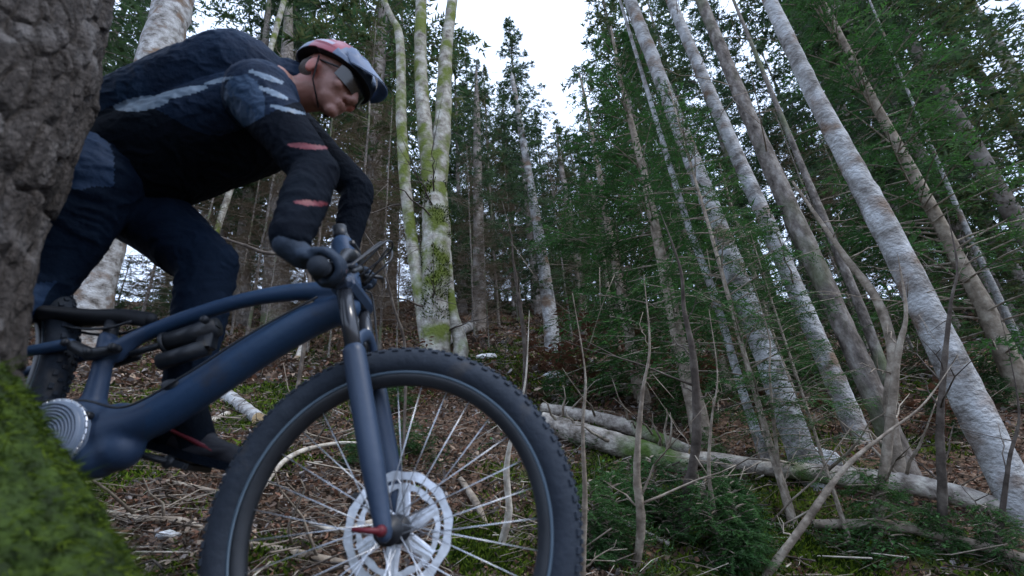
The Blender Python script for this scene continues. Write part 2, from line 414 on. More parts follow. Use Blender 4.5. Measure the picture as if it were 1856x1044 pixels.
def top_height(b, py):
    lo, hi = 0.5, 45
    for _ in range(30):
        m = (lo + hi) / 2
        if proj(b + [0, 0, m])[1] > py: lo = m
        else: hi = m
    return lo

def unit_tree(name, label, cat, group, b, h, k, rot, width=1.0):
    base_h = 14 if k == 3 else 16; s = h / base_h; w = s * width if s > 0.6 else s * width * 1.25
    t = thing(name, label, cat, b, group)
    for nm, me in (('trunk', TR[k]), ('crown', CR[k])):
        o = bpy.data.objects.new(nm, me); COL.objects.link(o); o.parent = t; o.scale = (w, w, s); o.rotation_euler = (0, 0, rot)
        if nm == 'trunk' and s < 0.6: o.scale = (s, s, s)
    return t

far_list = [(1420, 21, -120, 1), (1500, 17, -60, 1), (1350, 23, -40, 2), (1015, 21, 200, 2), (1085, 24, 235, 1), (945, 20, 170, 0), (1590, 24, 60, 0), (90, 22, -120, 1),  # px of the base, distance, py of the top, kind
    (-120, 13, -350, 0), (-10, 20, -250, 1),    (365, 15, -300, 0), (430, 22, -200, 2), 
    (560, 17, -280, 1),  (655, 13.5, -320, 2), (705, 21, -180, 0),  (840, 15.5, 75, 0), (865, 24, 90, 1), (905, 19, 120, 2),
    (981, 15, 36, 0),  (1065, 19, 215, 2), (1120, 27, 225, 0), (1150, 16, 245, 0), (1200, 22, 190, 1), (1235, 15, -60, 2),
    (1290, 25, -100, 0),      
    (1720, 16, -240, 2), (1790, 23, -150, 1), (1830, 14, -350, 0), (1900, 19, -300, 1), (1975, 14, -300, 2), (2080, 20, -300, 0),
    (395, 34, -50, 1),  (815, 34, 60, 0), (940, 33, 200, 1), (1260, 34, 0, 2),  (1610, 20, 170, 1), (1750, 32, 0, 0)]
bare_list = [(600, 7, 300), (720, 7.2, 330), (800, 9, 330), (885, 7, 380), (480, 6.5, 350), (1000, 7.5, 400), (1110, 8, 380), (760, 12, 250), (660, 12, 250), (540, 12, 250), (1210, 7, 350), (420, 11, 240), (330, 8.5, 150), (450, 9, 90), (560, 8, 130), (640, 9.5, 40), (690, 7.5, 180), (860, 8.5, 260), (905, 10.5, 170), (1035, 9, 260), (1085, 11, 240), (1560, 8.5, 200), (1640, 10, 230),
             (1700, 7.5, 330), (1180, 12, 270), (250, 10, 120), (940, 12, 300)]
rc = random.Random(9); small_list = [(rc.uniform(-60, 1950), rc.uniform(13, 30), rc.choice([0, 1, 2]), rc.uniform(2.2, 5.0)) for _ in range(60)]
def zone(px):
    return 'left of the forked mossy trunk' if px < 780 else ('below the bright sky gap' if px < 1215 else ('behind the leaning pale trunks' if px < 1600 else 'right of the big leaning trunk'))
KN = ['dark green spruce', 'slim blue-green spruce', 'wide drooping olive spruce']
KG = ['dark spruces', 'slim spruces', 'drooping spruces']
for px, d, top, k in far_list:
    b = az_point(px, d); h = max(6, min(26, top_height(b, top)))
    lab = '%s far up the slope %s' % (KN[k], zone(px))
    if px == 981: lab = 'spruce whose thin pointed top stands alone against the bright sky gap'
    unit_tree('spruce_tree', lab, 'tree', None if px == 981 else '%s on the slope %s' % (KG[k], zone(px)), b, h, k, random.uniform(0, 6.28), random.uniform(0.85, 1.15))
for px, d, top in bare_list:
    b = az_point(px, d); h = max(2.5, min(12, top_height(b, top)))
    unit_tree('bare_tree', 'thin bare tree with fine brown twigs on the slope %s' % zone(px), 'bare tree', 'bare twiggy trees on the slope %s' % zone(px), b, h, 3, random.uniform(0, 6.28), 1.0)

for px, d, k, h in small_list:
    b = az_point(px, d); t = thing('young_spruce', 'young spruce low on the upper slope %s' % zone(px), 'young spruce', b, 'young spruces on the upper slope %s' % zone(px)); s_ = h / 5
    for nm, me in (('trunk', CRT), ('crown', CRS[k])):
        o = bpy.data.objects.new(nm, me); COL.objects.link(o); o.parent = t; o.scale = (s_ * 1.2, s_ * 1.2, s_); o.rotation_euler = (0, 0, rc.uniform(0, 6.28))

# ---------------------------------------------------------------- near trunks
def trunk_path(pix, wpx, base=None, ext=0.6, lift=None):
    """pix: pixels from base to top; the base stands on the slope, the rest rises beside the vertical above it"""
    b = ground(*pix[0]) if base is None else base
    pts = [b]; 
    for (px, py) in pix[1:]:
        d = ray(px, py); dh = d[:2]; k = (dh @ (b[:2] - CAM[:2])) / (dh @ dh)   # closest in plan to the base axis
        pts.append(CAM + d * k)
    sl = [1.0]
    for (a, b_), (c_, d_) in zip(pix[:-1], pix[1:]): sl.append(abs(b_ - d_) / max(math.hypot(a - c_, b_ - d_), 1e-6) if b_ or a else 1.0)
    sl[0] = sl[1]
    rad = [max(0.006, w * 0.5 / FPX * ((p - CAM) @ _F) * k_ / np.linalg.norm(ray(*q_)) ** 0.6) for p, w, k_, q_ in zip(pts, wpx, sl, [x_ if x_ != (0, 0) else (790, 400) for x_ in pix])]
    return pts, rad

def near_trunk(name, label, cat, pix, wpx, m, group=None, seed=0, stubs=6, fine=False, extend=3.0, twigs=True, flare=1.35, crown=None):
    if name == 'leaning_tree': wpx = [w * (.76 if len(wpx) != 5 or wpx[0] < 90 else (.84, .80, .74, .68, .62)[i_]) for i_, w in enumerate(wpx)]
    pts, rad = trunk_path(pix, wpx)
    if name in ('far_tree',) and crown is None: crown = (-60, 1)
    pts = [pts[0] - (pts[1] - pts[0]) / np.linalg.norm(pts[1] - pts[0]) * 0.3] + pts; rad = [rad[0] * flare] + [rad[0] * (1 + (flare - 1) * 0.6)] + rad[1:]
    if extend:
        d = pts[-1] - pts[-2]; d /= np.linalg.norm(d); pts.append(pts[-1] + d * extend); rad.append(max(0.004, rad[-1] * 0.6))
    if crown:
        bb_ = np.array(pts[1]); hh_ = top_height(bb_, crown[0]); pts = pts[:-1] if extend else pts; rad = rad[:-1] if extend else rad
        top_ = pts[-1] + (pts[-1] - bb_) / max(pts[-1][2] - bb_[2], .1) * max(hh_ - (pts[-1][2] - bb_[2]), .3); pts.append(top_); rad.append(.01)
    n = 90 if fine else 36; c = spline(pts, n); rr = np.maximum(0.003, spline(np.array(rad)[:, None] * np.ones(3), n)[:, 0])
    t = thing(name, label, cat, pts[1], group)
    r = np.random.default_rng(seed + 100); V, Q, T = tube(c, rr, 40 if fine else 14, 0.13 if fine else 0.10, 7 / max(rad[1] * 6, 0.3), seed)
    if fine:
        cen = np.repeat(c, 40, 0); body = V[:-2]; dv = body - cen; b2 = fbm(body * [28, 28, 16] + seed, 3); b3 = np.maximum(0, fbm(body * 6 + 31, 2) - 0.1)
        V[:-2] = body + dv * (0.10 * b2 + 0.25 * b3)[:, None]
    part('trunk', MB().add(V, Q).add(V, T), m, t)
    if crown:
        o = bpy.data.objects.new('crown', CR[crown[1]]); COL.objects.link(o); o.parent = t; s_ = hh_ / 16; o.scale = (max(s_, .45) * .8, max(s_, .45) * .8, s_); o.rotation_euler = (0, 0, seed)
        ln = (top_ - bb_); o.rotation_euler = (-ln[1] / ln[2] * 0 + 0, ln[0] / ln[2], 0)
    for k in range(stubs):
        i = int(r.uniform(0.12, 0.95) * (n - 1)); p0 = c[i]; az = r.uniform(0, 6.28); L = r.uniform(0.25, 1.1) * min(1.0, rr[i] * 9 + 0.25)
        d = np.array([math.cos(az), math.sin(az), r.uniform(-0.1, 0.6)]); s = np.linspace(0, 1, 7)[:, None]
        q = p0 + d * L * s + r.normal(0, 0.025, (7, 3)) * s * L
        q[:, 2] -= 0.12 * L * s[:, 0] ** 2
        mb = MB().tube(q, np.linspace(max(0.005, rr[i] * 0.11), 0.002, 7), 5)
        if twigs:
            for _ in range(4):
                a = r.integers(2, 6); e = q[a] + (d + r.normal(0, 0.6, 3)) * L * 0.35; mb.tube([q[a], (q[a] + e) / 2 + r.normal(0, .01, 3), e], [0.003, 0.002, 0.001], 4)
        part('branch', mb, STICK, t)
    return t

# --- the pale leaning trunks on the right
near_trunk('leaning_tree', 'thickest pale grey-white leaning trunk, rising right of the others across the whole frame', 'tree',
           [(1872, 965), (1745, 700), (1592, 390), (1480, 180), (1385, -20)], [96, 92, 72, 56, 46], PALE, seed=1, fine=True, stubs=5, extend=4, flare=1.15)
near_trunk('leaning_tree', 'dark brown leaning trunk crossing the top right corner of the view', 'tree',
           [(2010, 520), (1856, 165), (1745, -10)], [44, 38, 30], GREYB, seed=2, stubs=5)
near_trunk('leaning_tree', 'broad blotchy pale trunk third from the fallen log end, left of two closely paired trunks', 'tree',
           [(1475, 880), (1372, 600), (1292, 385), (1215, 190), (1138, -10)], [68, 60, 48, 40, 32], PALE, seed=3, fine=True, stubs=7)
near_trunk('leaning_tree', 'pale beige trunk forming the left one of the closely paired leaning trunks', 'tree',
           [(1560, 800), (1470, 590), (1388, 400), (1300, 200), (1215, 0)], [56, 50, 42, 34, 26], PALE, seed=4, fine=True, stubs=6)
near_trunk('leaning_tree', 'smoother grey-brown trunk forming the right one of the closely paired leaning trunks', 'tree',
           [(1655, 890), (1555, 650), (1432, 380), (1345, 180), (1268, -5)], [66, 58, 50, 38, 28], GREYB, seed=5, fine=True, stubs=5)
near_trunk('leaning_tree', 'slender pale trunk left of the broad blotchy leaning trunk', 'tree',
           [(1392, 850), (1340, 690), (1296, 540), (1243, 395), (1190, 220)], [26, 22, 20, 17, 13], PALE, seed=6, stubs=5, extend=2)
near_trunk('leaning_tree', 'slim dark grey trunk just right of the closely paired leaning trunks', 'tree',
           [(1625, 740), (1560, 560), (1490, 390), (1420, 220)], [32, 26, 22, 14], GREYB, seed=7, stubs=5)
near_trunk('leaning_tree', 'slim bluish pale trunk at the right edge behind the thickest leaning trunk', 'tree',
           [(1880, 690), (1800, 520), (1745, 400), (1690, 270)], [24, 20, 16, 10], PALE, seed=8, stubs=4)
near_trunk('crooked_sapling', 'crooked thin grey sapling bending left between the dark slim trunk and the thickest trunk', 'sapling',
           [(1640, 905), (1612, 740), (1618, 640), (1590, 545), (1535, 470), (1500, 420)], [26, 22, 20, 18, 15, 10], STICK, seed=9, stubs=8, extend=0.5)
# --- middle
near_trunk('slender_tree', 'slender bluish grey trunk standing alone left of the green firs', 'tree',
           [(1004, 640), (985, 480), (952, 280), (930, 150)], [26, 22, 14, 8], PALE, seed=10, stubs=7, crown=(170, 1))
near_trunk('far_tree', 'brown-grey trunk between the forked mossy tree and the slender grey one', 'tree', [(868, 600), (868, 460), (866, 330), (864, 200)], [24, 21, 17, 12], FARB, seed=11, stubs=8, crown=(110, 0))
near_trunk('far_tree', 'thin brown trunk close left of the slender grey trunk', 'tree', [(972, 560), (964, 450), (950, 330)], [15, 13, 9], FARB, seed=12, stubs=4, crown=(250, 0))
near_trunk('far_tree', 'grey-brown trunk seen under the rider between the arm and the knee', 'tree', [(500, 600), (502, 450), (508, 320), (518, 150)], [48, 44, 40, 30], GREYB, seed=13, stubs=8)
near_trunk('far_tree', 'thinner grey trunk seen between the knee and the grey-brown trunk', 'tree', [(438, 590), (440, 450), (455, 330), (475, 150)], [30, 26, 24, 18], GREYB, seed=14, stubs=5)
near_trunk('far_tree', 'thin dark trunk seen just right of the rider\'s arms', 'tree', [(688, 560), (690, 440), (692, 300), (694, 150)], [20, 17, 14, 10], FARB, seed=15, stubs=6)
near_trunk('far_tree', 'thin dark trunk at the foot of the green firs', 'tree', [(1060, 600), (1042, 440), (1020, 320)], [16, 14, 10], FARB, seed=16, stubs=5, crown=(230, 2))
near_trunk('far_tree', 'grey trunk behind the bare twigs left of the green firs', 'tree', [(1130, 590), (1100, 440), (1060, 320)], [18, 15, 12], GREYB, seed=17, stubs=5, crown=(240, 1))
# --- left
near_trunk('pale_tree', 'pale whitish trunk behind the rider\'s back beside the rough foreground tree', 'tree',
           [(140, 650), (170, 520), (235, 280), (315, 10)], [82, 78, 76, 70], PALE, seed=18, fine=True, stubs=3)
near_trunk('thin_sapling', 'thin grey-green sapling rising behind the rider\'s shoulder', 'sapling', [(345, 640), (378, 470), (440, 270), (515, 0)], [15, 13, 12, 11], MOSSB, seed=19, stubs=3, extend=1)

def forked_tree():
    t = thing('forked_mossy_tree', 'grey tree covered in bright moss that forks into several upright stems', 'tree', ground(790, 690))
    b = np.array(t.location)
    def limb(nm, pix, w, seed, flare=1.0, b0=None):
        pts, rad = trunk_path(pix, w, base=b if b0 is None else b0)
        if b0 is None: pts = [pts[0] - [0, 0, 0.3]] + pts; rad = [rad[0] * 1.3] + rad
        d = pts[-1] - pts[-2]
        if nm != 'trunk': pts.append(pts[-1] + d / np.linalg.norm(d) * 2.5); rad.append(rad[-1] * 0.6)
        c = spline(pts, 70); rr = spline(np.array(rad)[:, None] * np.ones(3), 70)[:, 0]
        V, Q, T = tube(c, rr, 36, 0.14, 5, seed); cen = np.repeat(c, 36, 0); bd = V[:-2]
        V[:-2] = bd + (bd - cen) * (0.14 * fbm(bd * 22 + seed, 3))[:, None]
        part(nm, MB().add(V, Q).add(V, T), MOSSB, t); return c, rr
    c, rr = limb('trunk', [(790, 690), (788, 560), (790, 430), (786, 340)], [60, 54, 52, 46], 1)
    k1, k2 = c[58], c[63]
    limb('stem', [(0, 0), (768, 210), (762, 100), (764, -15)], [36, 27, 24, 20], 2, b0=c[60])
    limb('stem', [(0, 0), (803, 220), (808, 100), (822, -15)], [40, 32, 25, 19], 3, b0=c[62])
    limb('stem', [(0, 0), (742, 400), (728, 230), (724, 70), (700, 10)], [32, 22, 20, 17, 12], 4, b0=c[12])
    limb('stem', [(0, 0), (835, 640), (818, 560), (812, 470)], [30, 27, 22, 14], 5, b0=c[4])
    r = np.random.default_rng(4)
    for k in range(12):
        i = int(r.uniform(10, 69)); az = r.uniform(0, 6.28); L = r.uniform(0.5, 1.4); d = np.array([math.cos(az), math.sin(az), r.uniform(-0.2, 0.4)])
        s = np.linspace(0, 1, 9)[:, None]; q = c[i] + d * L * s + r.normal(0, 0.02, (9, 3)) * s; q[:, 2] -= 0.15 * L * s[:, 0] ** 2
        mb = MB().tube(q, np.linspace(0.014, 0.003, 9), 5)
        for _ in range(5):
            a = r.integers(2, 8); e = q[a] + (d + r.normal(0, 0.7, 3)) * 0.35; mb.tube([q[a], (q[a] + e) / 2, e], [0.004, 0.003, 0.001], 4)
        part('branch', mb, DSTICK, t)
    # moss cushions on the bark
    V = []; mv = []
    for k in range(9000):
        i = int(r.integers(0, 70)); a = r.uniform(0, 6.28)
        nrm = np.array([math.cos(a), math.sin(a), 0]); p = c[i] + nrm * rr[i] * 1.0 + np.array([0, 0, r.uniform(-.03, .03)])
        if fbm(p * 4 + 3, 2) < 0.03: continue
        e = nrm * r.uniform(0.015, 0.04) + np.array([0, 0, r.uniform(-0.01, .02)]); w = np.cross(nrm, [0, 0, 1]) * 0.008
        V.append([p - w, p + w, p + e])
    V = np.array(V); part('moss', MB().add(V.reshape(-1, 3), np.arange(len(V) * 3).reshape(-1, 3), r.integers(0, 2, len(V))), MOSS, t, smooth=False, stuff=True)
forked_tree()

# --- green firs between the trunks
FIR = [crown_mesh('fir_crown_a', 5, 1.25, 120, 0.03, 21, leaf=(0.055, 0.017), dens=1.8, droop=0.25, mats=[NEED[3], NEED[0], STICK]),
       crown_mesh('fir_crown_b', 5, 1.0, 110, 0.10, 22, leaf=(0.055, 0.017), dens=1.8, droop=0.15, mats=[NEED[0], NEED[3], STICK])]
FIR.append(crown_mesh('fir_crown_c', 5, 0.9, 95, 0.16, 23, leaf=(0.032, 0.010), dens=2.6, droop=0.2, mats=[NEED[3], NEED[0], STICK]))
FT = [trunk_unit('fir_trunk', 5, 0.055, 21, STICK, 8, 14)]
firs = [(1175, 740, 130, 0, 'bushy green fir left of the slender pale leaning trunk'), (1275, 800, 60, 1, 'narrow green fir growing in front of the broad blotchy trunk'),
        (1330, 720, 180, 0, 'tall green fir between the slender and the broad blotchy trunks'), (1440, 730, 300, 1, 'green fir squeezed between the broad and the paired trunks'),
        (1120, 640, 330, 1, 'small fir at the left end of the group of green firs'), (1700, 690, 330, 0, 'dark fir behind the thickest leaning trunk'),
        (1060, 610, 380, 0, 'small dark fir beside the slender bluish grey trunk'), (905, 560, 420, 1, 'little dark fir uphill right of the forked mossy tree'), (1850, 720, -60, 0, 'tall dark fir at the right edge of the view'),
        (1560, 720, 420, 1, 'low dark fir behind the crooked sapling'), (1440, 950, 150, 2, 'nearest green fir, its sprays hanging in front of the broad blotchy trunk'), (1540, 990, 420, 2, 'young green fir in front of the long lichened log between the paired trunks')]
for px, py, top, k, lab in firs:
    b = ground(px, py); h = top_height(b, top); s = h / 5
    t = thing('fir_tree', lab, 'fir', b); w = min(s * 1.0, 1.3); w = max(w, 0.35)
    for nm, me in (('trunk', FT[0]), ('crown', FIR[k])):
        o = bpy.data.objects.new(nm, me); COL.objects.link(o); o.parent = t; o.scale = (w, w, s) if nm == 'crown' or k != 2 else (w * .45, w * .45, s); o.rotation_euler = (0, 0, random.uniform(0, 6))


LOGP = mat('peeled_log', [(0.10, 0.08, 0.06), (0.30, 0.27, 0.22), (0.48, 0.45, 0.38)], 9, 0.9, 0.9, 34, cols2=(0.14, 0.11, 0.08), scale2=3, th2=(0.52, 0.66))
# ---------------------------------------------------------------- logs, sticks and stems
def log(name, label, cat, pix, wpx, m, seed, lift=1.0, ends=True, group=None, amp=0.12, twigs=0, base=None, knob=0.18):
    pts = [ground(*p) for p in pix]; rad = [w * 0.5 / FPX * ((p - CAM) @ _F) for p, w in zip(pts, wpx)]
    pts = [p + [0, 0, r_ * lift * 0.8] for p, r_ in zip(pts, rad)]
    n = 60; c = spline(pts, n); rr = spline(np.array(rad)[:, None] * np.ones(3), n)[:, 0]
    t = thing(name, label, cat, c[0], group); V, Q, T = tube(c, rr, 28 if max(wpx) > 18 else 10, amp, 9, seed)
    if max(wpx) > 18:
        bd = V[:-2]; cen = np.repeat(c, 28, 0); V[:-2] = bd + (bd - cen) * (knob * fbm(bd * 24 + seed, 3))[:, None]
    part('bark', MB().add(V, Q).add(V, T[:0]), m, t)
    if ends: part('cut_end', MB().add(V, T), CUTM, t)
    r = np.random.default_rng(seed)
    for k in range(twigs):
        i = int(r.uniform(4, n - 4)); d = np.array([r.normal(0, 0.7), -0.5 + r.normal(0, 0.5), r.uniform(0.3, 1.2)]); L = r.uniform(0.15, 0.5)
        q = c[i] + d * L * np.linspace(0, 1, 5)[:, None] + r.normal(0, .015, (5, 3)); part('branch', MB().tube(q, np.linspace(max(.006, rr[i] * .2), .002, 5), 5), STICK, t)
    return t
log('fallen_log', 'thick pale fallen log, upper end near the front tyre, lying below a thinner lichened log', 'log', [(985, 790), (1110, 828), (1260, 868)], [38, 42, 36], LOGM, 31, twigs=7, lift=1.5)
log('fallen_log', 'thinner lichened log lying just uphill of the thick pale log by the tyre', 'log', [(985, 752), (1120, 785), (1255, 832)], [20, 26, 20], LOGM, 32, twigs=6, lift=1.6)
log('fallen_log', 'long lichened log lying at the feet of the leaning trunks at the right', 'log', [(1262, 856), (1400, 878), (1560, 903), (1700, 925), (1850, 962)], [26, 30, 36, 38, 34], LOGM, 33, twigs=6, lift=2.4)
log('fallen_branch', 'dark moss-grown branch lying below the long lichened log at lower right', 'branch', [(1480, 975), (1640, 990), (1760, 1015), (1900, 1050)], [14, 20, 18, 16], STICK, 34, lift=4, ends=False)
log('fallen_log', 'short rotten log on the slope seen between down tube and front tyre', 'log', [(392, 712), (468, 770)], [22, 24], PALE, 35)
log('fallen_branch', 'short pale peeled stick beside the short rotten log', 'branch', [(345, 786), (412, 756)], [10, 12], PSTICK, 36)
log('fallen_branch', 'white barked branch lying on the ground behind the front hub', 'branch', [(560, 968), (612, 988), (690, 978), (725, 985)], [7, 10, 12, 9], PSTICK, 37, lift=6, ends=False)
log('fallen_branch', 'grey curved branch lying under the pedal among brown leaves', 'branch', [(190, 935), (250, 950), (330, 955), (400, 985)], [12, 16, 16, 10], STICK, 38, twigs=3, ends=False)
log('fallen_branch', 'thick brown stick at the bottom inside the front wheel', 'branch', [(430, 992), (520, 1010), (625, 1032)], [14, 18, 16], STICK, 39, twigs=2, ends=False)
log('fallen_branch', 'forked thin branch arching behind the left side of the front wheel', 'branch', [(450, 935), (520, 850), (600, 820), (690, 815)], [8, 9, 7, 5], PSTICK, 40, lift=5, twigs=4, ends=False)
log('fallen_branch', 'thin grey branch behind the shoe pointing at the front tyre', 'branch', [(300, 880), (380, 900), (470, 925)], [6, 8, 6], STICK, 41, lift=3, ends=False)
log('fallen_branch', 'pale leaning branch at the foot of the forked mossy tree', 'branch', [(748, 690), (800, 640), (872, 590)], [24, 22, 14], PALE, 42, lift=2, ends=False)
log('fallen_branch', 'stubby broken branch standing right of the brake disc', 'branch', [(835, 880), (862, 925), (880, 960)], [10, 14, 10], STICK, 43, lift=2.5)
log('fallen_branch', 'short upright looking pale stick seen between down tube and fork', 'branch', [(540, 655), (552, 612)], [12, 8], PSTICK, 44)
log('fallen_branch', 'pale split branch on leaves below the thick pale log', 'branch', [(1085, 925), (1130, 955), (1215, 995)], [9, 10, 8], PSTICK, 45, lift=2, ends=False)
log('fallen_branch', 'mossy branch lying on the slope under the green firs', 'branch', [(1180, 935), (1300, 950), (1440, 965)], [8, 12, 9], STICK, 46, lift=2, twigs=4, ends=False)
# upright bare stems between the camera and the slope
def stem(label, pix, wpx, m, dist, seed, twigs=6, name='leafless_sapling'):
    pts = [Pd(px, py, dist) for px, py in pix]; g = pts[0].copy(); g[2] = float(H(g[0], g[1])) - 0.05
    if pts[0][2] > g[2] + 0.02: pts = [g] + pts; wpx = [wpx[0]] + list(wpx)
    tip = (pts[-1] - pts[-2]) / np.linalg.norm(pts[-1] - pts[-2]); pts = pts + [pts[-1] + (tip + [0.08, 0, 0.0]) * 0.2, pts[-1] + (tip + [-0.03, 0.1, 0.05]) * 0.5]; wpx = list(wpx) + [wpx[-1] * .6, 1.2]
    rad = [w * 0.38 / FPX * dist for w in wpx]; n = 70
    c = spline(pts, n); rr = np.maximum(spline(np.array(rad)[:, None] * np.ones(3), n)[:, 0], 0.0015)
    t = thing(name, label, 'sapling', g); r = np.random.default_rng(seed)
    V, Q, T = tube(c, rr, 10, 0.22, 22, seed); part('stalk', MB().add(V, Q).add(V, T), m, t)
    for k in range(twigs):
        i = int(r.uniform(8, n - 1)); d = np.array([r.normal(0, 0.8), r.normal(0, 0.5), r.uniform(0.2, 1.0)]); L = r.uniform(0.08, 0.35)
        q = c[i] + d * L * np.linspace(0, 1, 6)[:, None] + r.normal(0, .012, (6, 3)) * np.linspace(0, 1, 6)[:, None]
        mb = MB().tube(q, np.linspace(rr[i] * .35, .0012, 6), 5); e = q[3] + (d + r.normal(0, .7, 3)) * L * .5; mb.tube([q[3], (q[3] + e) / 2, e], [rr[i] * .2, .0015, .001], 4)
        part('twig', mb, m, t)
stem('thin straight grey stem just right of the front tyre', [(1056, 1050), (1060, 900), (1056, 775)], [15, 13, 8], STICK, 1.8, 51)
stem('pale crooked stem between the front tyre and the dark upright stem', [(1150, 1050), (1162, 950), (1154, 850), (1164, 715)], [17, 22, 17, 9], STICK, 2.0, 52, 5)
stem('thick dark reddish upright stem with a bend under the green firs', [(1236, 1050), (1240, 930), (1262, 800), (1258, 660), (1240, 560)], [30, 26, 22, 17, 10], DSTICK, 2.3, 53, 9)
stem('pale brown stick leaning right at the bottom right of the view', [(1385, 1050), (1450, 960), (1530, 850), (1600, 790)], [20, 17, 12, 7], STICK, 2.0, 54, 3)
stem('grey forked stem in front of the long lichened log', [(1576, 1050), (1592, 930), (1612, 780), (1628, 640)], [26, 24, 20, 14], STICK, 2.4, 55, 8)
stem('brown stem with side twigs in front of the thickest leaning trunk', [(1695, 1050), (1708, 920), (1704, 760), (1722, 560)], [22, 20, 16, 8], DSTICK, 2.3, 56, 10)
stem('short orange-brown stem seen through the front wheel', [(905, 1000), (922, 930), (918, 850), (930, 780)], [18, 17, 14, 8], PSTICK, 2.0, 57, 3)
stem('thin dark sapling standing behind the top of the front tyre', [(948, 760), (952, 640), (938, 520), (930, 470)], [13, 12, 9, 5], DSTICK, 4.0, 58, 8)
stem('thin brown stem at the right edge below the thickest trunk', [(1800, 1050), (1815, 940), (1830, 830)], [16, 13, 8], DSTICK, 2.2, 59, 5)
stem('thin pale stem left of the leaning pale brown stick', [(1305, 1050), (1300, 960), (1285, 860), (1290, 760)], [12, 11, 9, 5], STICK, 2.2, 60, 7)
stem('hair-thin grey stem at the far side of the thick dark stem', [(1420, 900), (1405, 790), (1395, 680)], [9, 8, 5], STICK, 2.6, 61, 7)
stem('long thin bare twig reaching across behind the handlebar', [(560, 500), (470, 455), (400, 430), (330, 400)], [9, 8, 6, 3], DSTICK, 3.4, 62, 3)
stem('dark wiry stem beside the forked mossy tree', [(735, 640), (715, 560), (690, 470), (660, 420)], [7, 6, 5, 3], DSTICK, 3.0, 63, 8)

# ---------------------------------------------------------------- rocks
def rock(label, px, py, size, m, seed, sink=0.3, depth=None):
    g = ground(px, py); r = np.random.default_rng(seed); mb = MB().ball((0, 0, 0), 1.0, 0, 22); V = mb.v[0]; nrm = V.copy()
    for k in range(16):
        a = r.normal(0, 1, 3); a /= np.linalg.norm(a); h = r.uniform(0.62, 0.9); dd = V @ a; V = V - np.maximum(dd - h, 0)[:, None] * a
    V = V * (1 + 0.10 * fbm(V * 2.2 + seed, 4)[:, None] * 2); V = V + nrm * (0.035 * fbm(V * 9 + seed, 3))[:, None]
    mb.v[0] = V * np.array(size); c = g + [0, size[1] * 0.6, size[2] * (1 - 2 * sink)]
    me = mb.mesh('rock'); me.materials.append(m); o = bpy.data.objects.new('rock', me); COL.objects.link(o); o.location = tuple(c); o['label'] = label; o['category'] = 'rock'; return o
ROCKM = mat('limestone', [(0.30, 0.30, 0.30), (0.52, 0.53, 0.54), (0.72, 0.73, 0.74)], 7, 0.9, 0.8, 30, cols2=(0.16, 0.19, 0.10), scale2=7, th2=(0.58, 0.66), stretch=(1, 1, 3))
rock('flat bluish grey stone on the leaves beside the mossy root', 292, 985, (0.045, 0.04, 0.025), ROCKM, 5, 0.2)
rock('small grey stone uphill of the fallen logs', 1000, 690, (0.16, 0.12, 0.10), ROCKM, 6)
rock('grey boulder behind the crooked sapling', 1500, 850, (0.14, 0.12, 0.11), ROCKM, 7)
rock('pale stone between the forked mossy tree and the slender tree', 880, 655, (0.16, 0.1, 0.10), ROCKM, 8)

# ---------------------------------------------------------------- litter, twigs, moss
def scatter(n, seed, ymax=16, power=1.0, xmargin=1.15, ymin=1.15):
    r = np.random.default_rng(seed); y = ymin + (ymax - ymin) * r.random(n) ** (1.8 * power); x = (r.random(n) * 2 - 1) * (y * 1.15 * xmargin + 0.5)
    return x, y, H(x, y), r
def leaves(n, seed, size, ymax, lift=(0.0, 0.02), power=1.0, ymin=1.15):
    x, y, z, r = scatter(n, seed, ymax, power, 1.15, ymin); kp = (moss_mask(x, y) < .6) | (r.random(n) < .45); x, y, z = x[kp], y[kp], z[kp]; n = len(x); c = np.stack([x, y, z + r.uniform(*lift, n)], -1)
    a = r.uniform(0, 6.28, n); tl = r.normal(0, 0.5, (n, 2)); L = (size * r.uniform(0.45, 1.35, n) * (0.75 + y * 0.09))[:, None]
    u = np.stack([np.cos(a), np.sin(a), tl[:, 0]], -1); v = np.stack([-np.sin(a), np.cos(a), tl[:, 1]], -1); up = np.array([0, 0, 1.0]); cu = np.abs(r.normal(0, 0.16, n))[:, None] * L * up; w = r.uniform(.22, .38, (n, 1)) * L; bend = r.normal(0, .2, (n, 1)) * L * up
    V = np.stack([c - u * L * .55 + bend, c - u * L * .2 - v * w + cu, c + u * L * .22 - v * w * .85 + cu, c + u * L * .55 + bend, c + u * L * .2 + v * w * .9 + cu, c - u * L * .22 + v * w + cu, ], 1)
    b = np.arange(n)[:, None] * 6; F = np.concatenate([b + [[0, 1, 2, 3]], b + [[0, 3, 4, 5]]]); k = r.choice(5, n, p=[.20, .38, .11, .11, .20]); return MB().add(V.reshape(-1, 3), F, np.tile(k, 2))
single('leaf_litter', leaves(150000, 71, 0.026, 9, power=1.1), LEAVES, None, None, (0, 0, 0), smooth=False, kind='stuff')
single('leaf_litter', leaves(70000, 72, 0.055, 38, (0, 0.06), 0.9, 4.5), LEAVES, None, None, (0, 0, 0), smooth=False, kind='stuff')
